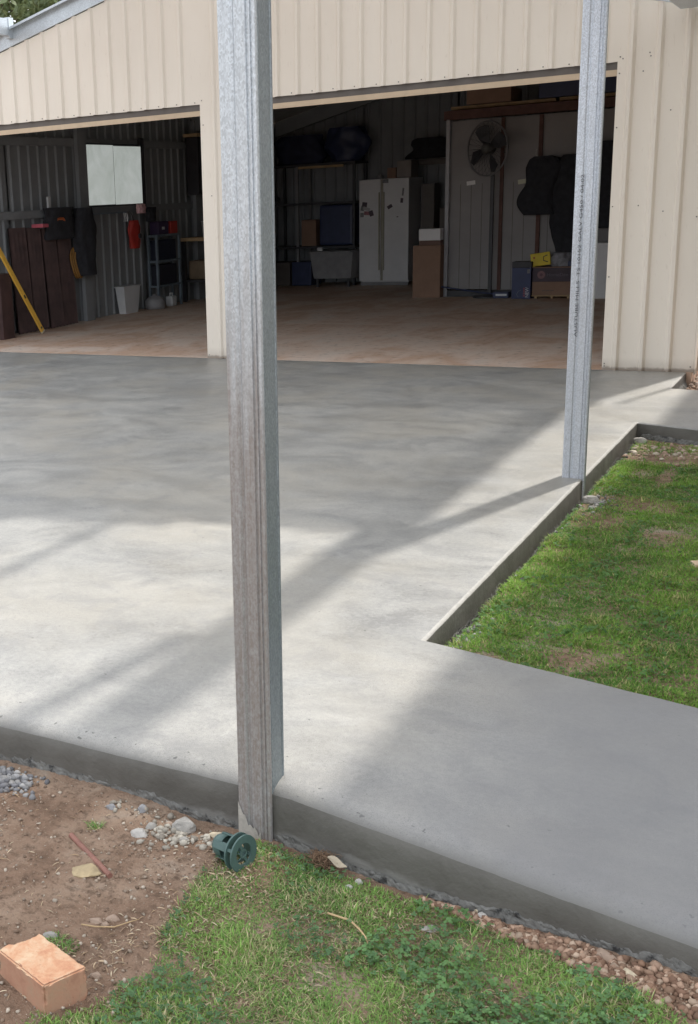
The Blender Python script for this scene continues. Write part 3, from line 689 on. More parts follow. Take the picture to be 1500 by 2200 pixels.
dk = simple('dark photo print', (.07,.05,.07), .5, .3, 40); pk = simple('pinkish flyer', (.30,.14,.16), .6, .3, 40); gy_ = simple('grey print', (.2,.2,.21), .6, .3, 40)
note(d1,-1.70,1.315,.085,.075,.12,dk); note(d1,-1.735,1.255,.06,.08,.2,gy_); note(d1,-1.665,1.245,.12,.05,.3,simple('paper', (.42,.40,.42), .7,.1),8.6765)
note(d1,-1.66,1.175,.10,.06,.1,pk); note(d1,-1.585,1.17,.07,.09,-.3,dk,8.6765); note(d1,-1.745,1.15,.06,.07,0,gy_)
note(d2,-1.27,1.265,.085,.055,-.5,dk); note(d2,-1.07,1.355,.045,.075,.08,dk); note(d2,-1.05,1.49,.03,.12,.1,gy_); note(d2,-1.345,1.67,.10,.06,0,gy_); note(d2,-1.14,1.10,.03,.015,0,dk)
mb = MB(); mb.lathe([(.05,0),(.06,.05),(.02,.09)], 12, Matrix.Translation((-1.52,8.9,1.712))); mb.build('small_pot', GREYTUB, label='tiny grey pot on top of the fridge, left side', cat='pot')
MB().box(-1.22,-.98,8.85,9.2,1.712,1.98,ch=.01).build('appliance_box', simple('dim beige box', (.28,.25,.23), .7, .1), label='pale square box on top of the fridge, right side', cat='box')
MB().box(-1.40,-1.25,8.9,9.2,1.712,1.88,ch=.01).build('cardboard_box', CARD, label='small brown box on top of the fridge beside the pale square box', cat='box')
cloth('tarpaulin', -.78, 9.2, 2.0, 2.32, .9, .25, DARKC, 'dark folded tarpaulin on the high beam right of the fridge', 'tarpaulin', 'x', seed=21, sh=lambda t: (.45+.5*math.sqrt(t)+.08*math.sin(t*9), 1, .1*t))
MB().box(-1.2,-.25,9.3,9.46,1.90,1.985).build('wall_shelf', DARKTRIM, label='dark bracket shelf on the back wall right of the fridge', cat='shelf')
for x, l in ((-.86,'nearest the fridge'),(-.55,'between the fridge and the white post')):
    MB().box(x,x+.22,9.0,9.3,0,1.6 if x < -.7 else 1.2,ch=.01).build('timber_board', DARKTRIM, label='dark upright board against the back wall, '+l, cat='board')
# ---- back shelving left of the fridge
sh_ = empty('storage_rack', (-2.75,9.15,0), 'tall dark storage rack against the back wall left of the fridge', 'rack')
for x in (-3.45,-2.97,-1.95):
    for y in (8.85, 9.38): MB().box(x-.02,x+.02,y-.02,y+.02,0,2.0).build('upright', GREYTUB if x == -2.97 else BLACKP, sh_)
for z in (.62,1.35,1.99): MB().box(-3.5,-1.92,8.82,9.42,z,z+.035).build('shelf', BLACKP, sh_)
MB().box(-2.93,-2.12,8.80,8.82,1.945,1.985).build('shelf_edge', TIMBER, sh_)
MB().box(-2.62,-2.02,8.95,9.35,.66,1.335,ch=.04).build('plastic_drum', BLUEP, label='big dark blue tub on the middle shelf left of the fridge', cat='tub')
MB().box(-2.95,-2.68,8.95,9.35,.66,1.10,ch=.01).build('cardboard_box', CARD, label='brown box on the middle shelf left of the big blue tub', cat='box')
cloth('tarpaulin', -2.18, 9.1, 2.03, 2.58, .72, .5, BLUEP, 'round blue bundle on the top shelf above and left of the fridge', 'bundle', 'x', seed=31, sh=lambda t: (.45+.6*math.sin(math.pi*(t*.75+.15)), .9, 0))
cloth('tarpaulin', -3.0, 9.1, 2.03, 2.50, .95, .5, simple('navy sheet', (.02,.025,.06), .7, .2), 'long navy covered bundle at the left end of the top shelf', 'bundle', 'x', seed=33, sh=lambda t: (.6+.4*math.sin(math.pi*(t*.6+.15)), .9, 0))
tub = empty('storage_trough', (-2.17,8.62,0), 'wide grey trough standing on legs left of the fridge', 'trough')
mb = MB(); frustum(mb, -2.17, 8.62, .14, .57, .33, .2, .38, .24); mb.build('basin', GREYTUB, tub)
MB().box(-2.57,-1.83,8.36,8.88,.571,.59,ch=.005).build('rim', GREYTUB, tub)
for x in (-2.45,-1.9): MB().box(x-.02,x+.02,8.45,8.49,0,.14).build('leg', BLACKP, tub)
MB().box(-2.47,-2.38,8.5,8.56,.592,.65,ch=.01).build('bottle', WHITEP, label='tiny white bottle standing on the rim of the grey trough', cat='bottle')
for k, (x, z, m_, l) in enumerate(((-3.45,.0,DARKTRIM,'dark carton on the floor at the left end of the storage rack'),(-3.05,.0,BLUEP,'dark blue crate on the floor under the storage rack'))):
    MB().box(x,x+.36,8.75,9.2,.0,.40,ch=.01).build('carton' if k == 0 else 'crate', m_, label=l, cat='carton' if k == 0 else 'crate')
# ---- boxes in front of the partition
MB().box(-.11,.29,6.42,6.58,.0,.735,ch=.006).build('cardboard_box', CARD, label='tall plain brown carton on the floor left of the white door post', cat='box')
MB().box(-.03,.28,6.44,6.57,.737,.80,ch=.004).build('cardboard_box', simple('dark lid', (.16,.10,.08), .8), label='thin dark box between the tall carton and the white box', cat='box')
MB().box(-.03,.28,6.43,6.57,.802,.965,ch=.006).build('foam_box', OFFW, label='white foam box on top of the tall brown carton', cat='box')
bb = empty('printed_carton', (1.455,6.3,0), 'upright dark blue product carton with NEW printed in white', 'carton')
NAVY = simple('navy print', (.022,.035,.11), .45, .2, 5); DKGREY = simple('dark grey lid', (.05,.05,.055), .6, .2)
MB().box(1.33,1.58,6.26,6.45,.0,.415,ch=.003).build('box_body', NAVY, bb); MB().box(1.327,1.583,6.257,6.453,.4165,.493,ch=.003).build('lid', DKGREY, bb)
def text(s, size, m_, parent, mat4, name='lettering', ext=.0006, fit=None):
    cu = bpy.data.curves.new(name, 'FONT'); cu.body = s; cu.size = size; cu.extrude = ext; cu.resolution_u = 3
    t = bpy.data.objects.new(name, cu); COL.objects.link(t)
    dg = bpy.context.evaluated_depsgraph_get(); me = bpy.data.meshes.new_from_object(t.evaluated_get(dg)); COL.objects.unlink(t); bpy.data.objects.remove(t)
    vs = [v.co.copy() for v in me.vertices]; w0 = min(v.x for v in vs); w1 = max(v.x for v in vs)
    sc_ = (fit/(w1-w0)) if fit else 1
    mb = MB(); mb.add([mat4 @ Vector(((v.x-w0)*sc_, v.y, v.z)) for v in vs], [tuple(p.vertices) for p in me.polygons])
    bpy.data.meshes.remove(me); return mb.build(name, m_, parent, kind='stuff')
VX = Matrix.Rotation(math.radians(90), 4, 'X')
up = lambda x, y, z: Matrix.Translation((x, y, z)) @ Matrix.Rotation(math.radians(-90), 4, 'Y') @ VX
text('NEW', .068, WINK, bb, up(1.558,6.2595,.02), fit=.135)
for q_ in range(4): MB().box(1.485,1.51,6.2585,6.26,.03+.032*q_,.052+.032*q_).build('printed_mark', RINK, bb)
MB().box(1.53,1.565,6.2585,6.26,.34,.395).build('label_patch', gy_, bb)
MB().tube([(1.42,6.2592,.02),(1.40,6.2592,.06),(1.42,6.2592,.10),(1.46,6.2592,.12)], .004, 5).build('printed_curve', GREYBLUE, bb)
pb = empty('long_carton', (1.85,6.4,0), 'wide carton with dark upper half and a round emblem, resting on a pallet', 'carton')
MB().box(1.59,2.25,6.30,6.62,.045,.222,ch=.002).build('lower_half', CARD, pb); MB().box(1.592,2.248,6.302,6.618,.2235,.405,ch=.002).build('upper_half', simple('dark maroon print', (.06,.04,.055), .6, .2), pb)
MB().box(1.588,2.252,6.298,6.622,.4065,.418).build('lid', CARD, pb)
MB().lathe([(.052,0),(.052,.003)], 22, Matrix.Translation((1.705,6.3035,.315)) @ VX).build('round_emblem', simple('faded pink', (.22,.12,.13), .6, .1), pb)
MB().lathe([(.02,0),(.02,.003)], 16, Matrix.Translation((1.705,6.3005,.315)) @ VX).build('emblem_centre', simple('faded rose', (.12,.06,.07), .6, .1), pb)
text('HomeDen', .06, simple('dim grey lettering', (.13,.12,.14), .6), pb, Matrix.Translation((1.78,6.3015,.295)) @ VX, fit=.27)
for q_ in range(3): MB().box(1.72+.055*q_,1.765+.055*q_,6.2985,6.30,.10,.108).build('printed_mark', DARKTRIM, pb)
pl = empty('pallet', (1.9,6.45,0), 'low timber pallet under the wide carton', 'pallet')
MB().box(1.585,2.32,6.29,6.64,.028,.043).build('deck', TIMBER, pl)
for x in (1.64,1.85,2.06,2.27): MB().box(x-.015,x+.015,6.31,6.62,0,.027).build('block', TIMBER, pl)
yb = empty('yellow_case', (1.66,6.42,.42), 'tilted bright yellow box with black print on top of the wide carton', 'box')
R = Matrix.Translation((1.66,6.42,.515)) @ Matrix.Rotation(-.12,4,'Y') @ Matrix.Rotation(.25,4,'Z')
MB().box(-.125,.125,-.06,.06,-.085,.085,R,ch=.006).build('case', YELB, yb)
MB().tube([R @ Vector((.09,-.0615,.045)),R @ Vector((.04,-.0615,.03)),R @ Vector((.035,-.0615,-.02)),R @ Vector((.09,-.0615,-.045))], .006, 5).build('printed_mark', BLACKP, yb)
MB().lathe([(.014,0),(.014,.004)], 12, R @ Matrix.Translation((-.08,-.0605,.03)) @ VX).build('printed_dot', ORANGEP, yb)
cloth('crumpled_bag', 1.93, 6.45, .42, .60, .30, .2, simple('clear crumpled plastic', (.22,.22,.24), .5, .3, 20), 'grey crumpled plastic bag right of the yellow box', 'bag', 'x', seed=41, sh=lambda t: (.6+.4*math.sin(math.pi*(t*.6+.1)), 1, 0))
MB().box(2.03,2.2,6.35,6.5,.42,.49,ch=.01).build('blue_tin', BLUEP, label='small blue tin at the right end of the wide carton', cat='tin')
br = empty('broom', (.9,6.45,.05), 'blue broom lying on the floor in front of the inner room wall', 'broom')
MB().tube([(.33,6.36,.16),(.9,6.40,.07),(1.12,6.42,.05)], .011, 8).build('handle', BLUEP, br)
MB().box(1.06,1.27,6.33,6.47,.0,.085,ch=.012).build('head', BLUEP, br); MB().box(1.10,1.25,6.322,6.329,.035,.06).build('label_patch', WHITEP, br)
# fan
fan = empty('wall_fan', (.93,6.5,1.84), 'large round dark pedestal fan in front of the inner room wall', 'fan')
FC = Vector((.92,6.38,2.00)); FM = Matrix.Translation(FC) @ Matrix.Rotation(-.50,4,'Z') @ VX @ Matrix.Scale(1.36,4)
def ring(r, t, n=40, z=0): return [(r+t*math.cos(a), z+t*math.sin(a)) for a in np.linspace(0, 2*math.pi, 8, endpoint=False)]
MB().lathe(ring(.262,.009), 40, FM, closed=True).build('cage_rim', simple('dull wire rim', (.16,.16,.165), .5, .1), fan, smooth=True)
for s_ in (.035, -.06):
    mb = MB()
    for k in range(28):
        a = 2*math.pi*k/28
        mb.tube([FM @ Vector((.05*math.cos(a), .05*math.sin(a), s_)), FM @ Vector((.16*math.cos(a), .16*math.sin(a), s_*.9)), FM @ Vector((.258*math.cos(a), .258*math.sin(a), 0))], .0018, 4)
    mb.build('wire_cage', BLACKP, fan)
mb = MB()
MB().lathe([(.048,-.07),(.052,-.02),(.05,.035),(.02,.05)], 20, FM).build('hub', simple('dark hub', (.09,.09,.085), .5, .1), fan, smooth=True)
for k in range(4):
    vs = []; a0 = k*math.pi/2+.4
    for r, da, db in ((.05,-.25,.25),(.14,-.38,.42),(.225,-.30,.36),(.24,-.1,.15)):
        for a, z in ((a0+da,-.03),(a0+db,.015)): vs += [FM @ Vector((r*math.cos(a), r*math.sin(a), z)), FM @ Vector((r*math.cos(a), r*math.sin(a), z-.004))]
    fs = []
    for i in range(3):
        b = i*4; fs += [(b,b+2,b+6,b+4),(b+1,b+5,b+7,b+3),(b,b+4,b+5,b+1),(b+2,b+3,b+7,b+6)]
    MB().add(vs, fs).build('blade', BLACKP, fan)
MB().box(.94,.985,6.50,6.54,.03,1.66).build('pole', BLACKP, fan)
MB().lathe([(.2,0),(.2,.02),(.03,.04)], 24, Matrix.Translation((.945,6.5,0))).build('base', BLACKP, fan)
# paper notes and jackets
def paper(x0, x1, z0, z1, lab, m_):
    R = Matrix.Translation(((x0+x1)/2, 6.652, (z0+z1)/2)) @ Matrix.Rotation(-.1, 4, 'Y')
    MB().box(-(x1-x0)/2,(x1-x0)/2,-.001,.001,-(z1-z0)/2,(z1-z0)/2,R).build('paper_note', m_, label=lab, cat='note')
paper(.57,.69,1.535,1.59,'torn white paper label taped to the panel left of the fan pole', simple('white paper', (.8,.8,.8), .7, .03))
paper(1.27,1.375,1.515,1.575,'cream paper label taped to the panel beside the black jacket', simple('cream paper', (.62,.62,.48), .7, .05))
cloth('jacket', 1.62, 6.52, 1.10, 1.86, .52, .2, DARKC, 'bulky black jacket on a hook, the left one of the pair', 'jacket', 'x', seed=51, sh=lambda t: (.42+.58*math.sqrt(min(1, t*5))+.10*math.sin(t*9)-.12*t, 1, .05*math.sin(t*7)))
cloth('jacket', 1.96, 6.52, .58, 1.86, .50, .2, DARKC, 'long black jacket hanging partly behind the far post', 'jacket', 'x', seed=55, sh=lambda t: (.45+.55*math.sqrt(min(1, t*5))-.35*max(0, t-.5)+.07*math.sin(t*11), 1, .05+.03*math.sin(t*8)))
MB().tube([(1.52,6.62,1.95),(1.52,6.56,1.95),(1.52,6.55,1.88),(1.54,6.55,1.86)], .005, 6).build('coat_hook', simple('pale hook', (.5,.5,.5), .4), label='thin pale hook above the left black jacket', cat='hook')
MB().box(2.35,2.75,6.25,6.6,0,.72,ch=.01).build('chest_freezer', OFFW, label='low white cabinet seen right of the far post in the doorway', cat='cabinet')
cloth('jacket', 2.42, 6.52, .9, 2.0, .50, .2, DARKC, 'dark clothing hanging above the low white cabinet', 'clothing', 'x', seed=58)
MB().box(-3.02,-2.86,3.5,3.68,0,.02).build('floor_scrap', CARD, label='flat brown scrap on the shed floor near the iron sheets', cat='scrap') if False else None

# ---------------------------------------------------------------- carport posts
def post(x0, x1, y0, y1, z0, z1, m_, lab, seed):
    t = empty('steel_post', ((x0+x1)/2, (y0+y1)/2, z0), lab, 'post', 'galvanised carport posts standing on the slab edge')
    W = x1-x0
    # outer channel: ribbed front face with rounded corners and a lip wrapping round the right side
    fr_ = [(0,.004),(.004*1/W*.1,.002)]
    pts = []
    def P(u, o): pts.append((x0+W*u, y0+o))
    pts.append((x0, y1)); pts.append((x0, y0+.006)); pts.append((x0+.002, y0+.002)); pts.append((x0+.006, y0))
    for u, o in ((.30,.0005),(.355,.005),(.40,.005),(.45,.0005),(.74,0),(.765,.0045),(.80,.0045),(.82,.001),(.86,.001),(.875,.0045),(.90,.0045),(.925,0)): P(u, o)
    pts += [(x1-.006,y0),(x1-.0015,y0+.0015),(x1,y0+.005),(x1,y0+.011),(x1-.0025,y0+.011)]
    mb = MB(); n = len(pts)
    nz = 40; 
    for j in range(nz+1):
        z = z0 + (z1-z0)*j/nz
        for (x, y) in pts: mb.v.append((x + .0004*noise.noise((z*3, seed, 0)), y + .0006*noise.noise((x*30, z*2.5, seed)), z))
    for j in range(nz):
        for i in range(n-1):
            mb.f.append((j*n+i, j*n+i+1, (j+1)*n+i+1, (j+1)*n+i))
    mb.build('outer_channel', m_, t)
    # inner channel, set 2.5 mm inside, with a stiffening fold near its back corner
    xi = x1-.007; q_ = [(xi,y0+.008),(xi-.004,y0+.014),(xi-.004,y0+.024),(xi,y0+.030),(xi,y1-.022),(xi-.0022,y1-.020),(xi-.0022,y1-.014),(xi,y1-.012),(xi,y1-.006),(xi-.002,y1-.002),(xi-.006,y1),(x0+.001,y1)]
    mb = MB(); n = len(q_)
    for z in (z0, z1):
        for (x, y) in q_: mb.v.append((x, y, z))
    for i in range(n-1): mb.f.append((i, i+1, n+i+1, n+i))
    mb.build('inner_channel', GALV_IN, t)
    mb = MB(); mb.box(x0+.003,x1-.006,y0+.004,y1-.004,z1-.004,z1); mb.build('top_plate', m_, t)
    return t
near = post(4.193,4.289,-7.620,-7.512,-.21,2.698,GALV_NEAR,'tall galvanised steel post in the foreground at the front slab corner, browned lower down',1)
far = post(4.203,4.316,-3.878,-3.80,-.15,2.698,GALV_FAR,'galvanised steel post farther back on the slab edge with black lettering up its face',5)
text('AUSTUBE MILLS  TS 10152 GALV G450 / 04:02', .021, INK, far, up(4.246,-3.8785,.74), fit=.80)
# cement splash at the foot of the near post
mb = MB(); nsp = 18; 
top_ = [-.115+.012*noise.noise((k*1.3,2,2))+.045*math.exp(-k/4.) - .0022*k for k in range(nsp+1)]
for k in range(nsp+1):
    x = 4.1945 + .066*k/nsp; mb.v += [(x,-7.6225,-.21),(x,-7.6225,top_[k]+.022+.022*noise.noise((k*1.9,0,0)))]
for k in range(nsp): mb.f.append((2*k,2*k+2,2*k+3,2*k+1))
mb.build('cement_splash', simple('dried cement splash', (.40,.38,.34), .9, .2, 60), near)
# carport roof frame
fm = empty('carport_frame', (4.2,-.1,2.6), 'galvanised carport roof frame with rafters fixed along the shed gable', 'carport frame')
def rake_beam(name, y0, y1, off0, off1, m_, xa=-3.9, xb=4.36):
    mb = MB()
    for a, b in ((xa,.217),(.217,xb)):
        vs = []
        for y in (y0, y1):
            for x in (a, b):
                for t in (off0, off1): vs.append((x, y, rake(x)+t))
        mb.add(vs, [(0,2,3,1),(4,5,7,6),(0,4,6,2),(1,3,7,5),(0,1,5,4),(2,6,7,3)])
    return mb.build(name, m_, fm)
rake_beam('rafter', -.045, -.030, .0, .165, GALV)
rake_beam('rafter_flange', -.105, -.046, .153, .163, GALV)
rake_beam('rafter_lip', -.110, -.1055, .14, .163, GALV)
rake_beam('rafter', -3.22, -3.16, .0, .16, GALV)
rake_beam('rafter', -7.60, -7.54, .0, .16, GALV)
MB().box(4.11,4.325,-7.66,-.12,2.70,2.83).build('eave_beam', GALV, fm)
MB().box(-2.165,-2.105,-7.5,-.112,3.225,3.385).build('purlin', GALV, fm)
MB().box(-2.16,-2.10,-.111,-.03,3.20,3.40).build('purlin_cleat', GALV, fm)
for x in (3.05,1.75,-.9): MB().box(x-.03,x+.03,-7.5,-.112,rake(x)+.165,rake(x)+.235).build('purlin', GALV, fm)
# unseen brace added to cast the second shadow band on the slab
MB().box(-.04,.04,0,1.5,0,.06,Matrix.Translation((3.86,-6.35,2.81)) @ Matrix.Rotation(-.14,4,'Z')).build('shadow_brace', GALV, fm)
# unseen opal sheets added to shade the slab, ends set by the shadow edge
k = 0
for a in np.arange(-1.25, 4.3, .762):
    b = min(a+.762, 4.38); ye = -3.25 - .15*(4.3-(a+b)/2) 
    mb = MB(); vs = []; n = 13
    for i in range(n):
        x = a + (b-a)*i/(n-1)-.001*0; o = .02 if i % 4 == 2 else 0
        for y in (-.0-.02, ye):
            vs.append((x, y, rake(x)+.24+o+.001*(k % 2)))
    mb.add(vs, [(2*i,2*i+1,2*i+3,2*i+2) for i in range(n-1)])
    mb.build('shade_sheet', OPAL, fm); k += 1

# ---------------------------------------------------------------- out-of-frame house added to shade the lawn side, and trees
MB().tube([(4.57,.1,-.2),(4.57,.1,2.62)], .022, 12).build('pipe', GALV, label='unseen slim steel pipe added right of the shed corner to cast a stripe', cat='pipe')  # unseen upright added for the thin shadow stripe near the corner
hs_ = empty('house', (8,-2,-.15), 'unseen rendered house added so its wide eaves shade the lawn side', 'house')
MB().box(5.5,11,-6.6,1.0,-.15,3.1).build('wall', ADDED_HOUSEW, hs_)  # wall of the added house
MB().add([(5.03,-7.0,3.2),(8.3,-7.0,4.0),(11.6,-7.0,3.2),(5.03,1.35,3.2),(8.3,1.35,4.0),(11.6,1.35,3.2),(8.3,-7.0,3.12),(8.3,1.35,3.12)],
         [(0,1,4,3),(1,2,5,4),(0,3,7,6),(6,7,5,2),(0,6,1),(6,2,1),(3,4,7),(7,4,5)]).build('roof', ADDED_ROOFM, hs_)  # roof of the added house
MB().box(5.02,5.11,-7.0,1.35,3.10,3.19).build('added_gutter', CREAM, hs_)

def leafy(name, centre, rad, n, size, cols, trunk_base, lab, cat, tr=.16, squash=None, group=None):
    t = empty(name, trunk_base, lab, cat, group)
    c = np.array(centre); rad = np.array(rad)
    ncl = max(12, n//70); cl = rng.normal(size=(ncl,3)); cl /= np.linalg.norm(cl, axis=1)[:,None]; cl *= (rng.random((ncl,1))**.4); cl = c + cl*rad*.88
    ci = rng.integers(0, ncl, n); P = cl[ci] + rng.normal(size=(n,3))*rad.mean()*(.17 if not squash else .30)
    if squash: P = squash(P); n = len(P); ci = ci[:n]
    a = rng.normal(size=(n,3)); a /= np.linalg.norm(a, axis=1)[:,None]; b = np.cross(a, rng.normal(size=(n,3))); b /= np.linalg.norm(b, axis=1)[:,None]
    s = size*(.6+.8*rng.random((n,1)))
    V = np.stack([P-a*s, P+b*s*.4, P+a*s, P-b*s*.4], 1).reshape(-1,3) - np.array(trunk_base)
    cc = np.array(cols); w_ = rng.random((n,1)); tint = cc[0]*(1-w_)+cc[1]*w_; tint = np.concatenate([tint*(.8+.4*rng.random((n,1))), np.ones((n,1))], 1)
    o = np_mesh('crown', V, np.arange(4*n), np.arange(n)*4, np.full(n,4), LEAFM, attr=np.repeat(tint, 4, 0)); o.parent = t
    mb = MB(); tb_ = Vector(trunk_base); top = Vector(centre)
    mb.tube([tb_, tb_.lerp(top,.4)+Vector((.1,.05,0)), tb_.lerp(top,.75), top], [tr, tr*.75, tr*.5, tr*.2], 10)
    for k_ in range(7):
        d = Vector(tuple(cl[k_ % ncl])); s0 = tb_.lerp(top, .45+.07*k_); mb.tube([s0, s0.lerp(d,.5)+Vector((0,0,.15)), d], [tr*.4, tr*.22, tr*.06], 6)
    mb.build('trunk', BARK, t, smooth=True); return t
G1 = ((.045,.09,.022),(.085,.13,.035))
# unseen tree added for foreground shade, crown trimmed to the shadow edge
leafy('shade_tree', (5.9,-3.6,8.5), (3.0,1.9,1.2), 42000, .085, G1, (9.9,-8.6,-.15), 'unseen tall gum tree added beside the house to shade the foreground', 'tree', .22,
      squash=lambda P: P[(P[:,1] - (P[:,2])*.6486) < -7.62+.12*np.sin(P[:,0]*5) -.06])
for k, (x, y, h, r) in enumerate(((-11.5,17,6.2,3.2),(-17,20,8.2,4.2),(-8.5,22,7.4,3.5),(-23,24,9,4.8),(-14,27,9.5,4.6))):
    leafy('tree', (x,y,h), (r,r,r*.8), 9000, .13, ((.09,.13,.055),(.16,.20,.09)), (x,y,-.15),
          ('olive green bushy tree directly behind the left roof edge', 'tall dark green tree left of the shed roof', 'green tree hidden lower behind the shed', 'distant broad green tree at the far left', 'distant tall tree behind the others')[k], 'tree', .25, group='trees beyond the shed')

# ---------------------------------------------------------------- loose rock, rubble and litter
def rock(c, dims, seed, m_, lab=None, cat='stone', name='stone', rot=0, flat=1., group=None):
    import bmesh
    bm = bmesh.new(); bmesh.ops.create_icosphere(bm, subdivisions=3, radius=1)
    for v in bm.verts:
        p = v.co.copy(); f = 1 + .30*noise.noise(p*1.3+Vector((seed,0,0))) + .13*noise.noise(p*3.5+Vector((seed,2,0))) + .05*noise.noise(p*9+Vector((seed,5,0)))
        q_ = p*f
        for ax in (Vector((.8,.3,.5)).normalized(), Vector((-.5,.7,.4)).normalized(), Vector((.1,-.8,.5)).normalized(), Vector((0,0,1))):
            dd = q_.dot(ax) - .72
            if dd > 0: q_ -= ax*dd*.8
        v.co = q_
    R = Matrix.Translation(c) @ Matrix.Rotation(rot,4,'Z') @ Matrix.Diagonal((*dims,1))
    mb = MB(); mb.add([v.co.copy() for v in bm.verts], [[v.index for v in f.verts] for f in bm.faces], R); bm.free()
    return mb.build(name, m_, label=lab, cat=cat, group=group)
RC = simple('rubble concrete', (.34,.325,.30), .9, .25, 30, bmp=.8, bscale=120); RW = simple('white rock', (.46,.44,.41), .9, .2, 40, bmp=.8, bscale=120)
RT = simple('tan slate', (.42,.33,.20), .9, .25, 25, bmp=.6, bscale=90); RB = simple('brown pebble', (.34,.25,.19), .8, .2, 30, bmp=.3)
RG = simple('grey rock', (.27,.27,.28), .9, .25, 40, bmp=.6, bscale=120); RY = simple('yellowish rock', (.55,.47,.34), .9, .2, 40, bmp=.6, bscale=120)
def gh(x, y): return ground_h(x, y)
items = [
 ((4.052,-7.668),(.034,.028,.026),1,RC,'largest pale broken concrete lump left of the near post',.6),
 ((3.963,-7.760),(.024,.019,.014),2,RW,'white rough stone left of the large concrete lump',.2),
 ((3.972,-7.712),(.017,.013,.012),3,RC,'small pale stone just above the white rough stone',1.2),
 ((3.943,-7.985),(.038,.032,.010),4,RT,'flat tan slate piece beside the rusty steel bar',.4),
 ((3.912,-7.655),(.015,.014,.014),5,RG,'grey stone by the slab edge above the soil',.9),
 ((3.830,-7.690),(.015,.010,.009),6,RG,'small grey chip at the left below the slab edge',.3),
 ((4.157,-7.668),(.024,.013,.012),7,RY,'yellowish stone against the slab, left of the near post foot',.1),
 ((4.205,-7.648),(.018,.011,.010),8,RW,'white stone right at the foot of the near post',.1),
 ((4.075,-8.135),(.017,.011,.008),9,RB,'rounded brown pebble, leftmost of the three behind the brick',.1),
 ((4.105,-8.110),(.016,.012,.009),10,RB,'rounded brown pebble, rightmost of the three behind the brick',.5),
 ((4.100,-8.135),(.010,.009,.007),11,RB,'smallest brown pebble between the two larger ones behind the brick',.5),
 ((4.184,-8.300),(.013,.010,.009),12,RB,'lone pale pebble just right of the brick corner',.5),
 ((4.015,-8.240),(.018,.011,.008),13,RC,'grey flat pebble just behind the brick',.5),
 ((4.777,-7.800),(.022,.014,.006),14,RC,'flat grey stone lying in the foreground grass',.5),
 ((4.870,-7.72),(.014,.011,.010),15,RW,'white stone at the edge of the pink gravel',.5),
 ((4.862,-7.695),(.016,.010,.009),16,RY,'pale yellowish stone at the head of the pink gravel strip',.5),
 ((4.560,-7.690),(.010,.008,.010),17,RW,'small bluish white stone standing in the grass near the slab',.5),
 ((4.547,-7.722),(.010,.007,.006),18,RW,'small white chip in the grass in front of the bluish stone',.5),
 ((4.010,-7.675),(.013,.010,.009),19,RB,'small brown stone left of the large concrete lump',.5),
 ((4.080,-7.720),(.015,.011,.007),20,RC,'small grey fragment in front of the large concrete lump',.5),
 ((5.150,-7.785),(.028,.014,.013),21,RB,'long pinkish stone lying on the gravel strip',2.6),
 ((5.208,-7.835),(.028,.012,.009),22,RY,'long pale stone near the bottom of the gravel strip',2.4),
 ((4.375,-3.99),(.045,.035,.03),23,RC,'grey concrete lump beside the foot of the far post',.3),
 ((4.353,-2.40),(.045,.03,.03),24,RC,'pale concrete lump in the inner corner of the far path',.3),
]
for (xy, dims, sd_, m_, lab, rot) in items:
    rock((xy[0], xy[1], gh(*xy)+dims[2]*.35), dims, sd_*3.7, m_, lab, rot=rot)
def scatter(name, pts, smin, smax, cols, lab, cat, flat=.7, mat_=None, sub=1):
    import bmesh
    bm = bmesh.new(); bmesh.ops.create_icosphere(bm, subdivisions=sub, radius=1); bv = np.array([v.co for v in bm.verts]); bf = np.array([[v.index for v in f.verts] for f in bm.faces]); bm.free()
    n = len(pts); V = []; 
    s = smin + (smax-smin)*rng.random(n)**2.2
    cols = np.array(cols); T = []
    for i, (x, y) in enumerate(pts):
        a = rng.random()*6.28; sc3 = s[i]*np.array([1, .65+.3*rng.random(), flat*(.7+.5*rng.random())])
        jit = bv*(1 + .22*rng.normal(size=(len(bv),1)))
        v = jit*sc3; R = np.array([[math.cos(a),-math.sin(a),0],[math.sin(a),math.cos(a),0],[0,0,1]])
        V.append(v @ R.T + np.array([x, y, gh(x,y)+s[i]*flat*.35]))
        c = cols[rng.integers(len(cols))]*(.75+.5*rng.random()); T.append(np.tile([*c,1], (len(bv),1)))
    V = np.concatenate(V); T = np.concatenate(T); F = (bf[None]+np.arange(n)[:,None,None]*len(bv)).reshape(-1,3)
    return np_mesh(name, V, F.ravel(), np.arange(len(F))*3, np.full(len(F),3), mat_ or STONES, attr=T, kind='stuff', label=lab, cat=cat)
def front_y(x): return -7.60 if x < 4.3 else -7.605 - (x-4.34)*.180
# pink-brown gravel strip between path and grass
pts = []
while len(pts) < 2600:
    x = rng.uniform(4.72, 5.7); wd = max(0, min(.12, .02+(x-4.80)*.22)) ; y = front_y(x)-.02 - rng.random()*wd
    if wd > 0: pts.append((x, y))
scatter('gravel', pts, .0025, .0120, [(.27,.175,.12),(.22,.135,.09),(.37,.25,.18),(.21,.125,.085),(.42,.32,.24)], 'pinkish brown gravel strip between the new path edge and the grass', 'gravel', .8)
pts = [(4.03+rng.normal()*.045, -7.725+rng.normal()*.035) for _ in range(110)] + [(4.16+rng.normal()*.04, -7.70+rng.normal()*.02) for _ in range(60)] + [(3.86+rng.normal()*.05, -7.67+rng.normal()*.015) for _ in range(22)]
pts = [p_ for p_ in pts if p_[1] < -7.635]
scatter('rubble', pts, .003, .0125, [(.36,.33,.28),(.28,.25,.21),(.42,.39,.33)], 'pale crushed mortar crumbs round the broken concrete lumps', 'rubble', .8)
pts = []
while len(pts) < 260:
    x = rng.normal(3.45,.055); y = rng.normal(-7.70,.035)
    if y < -7.64: pts.append((x, y))
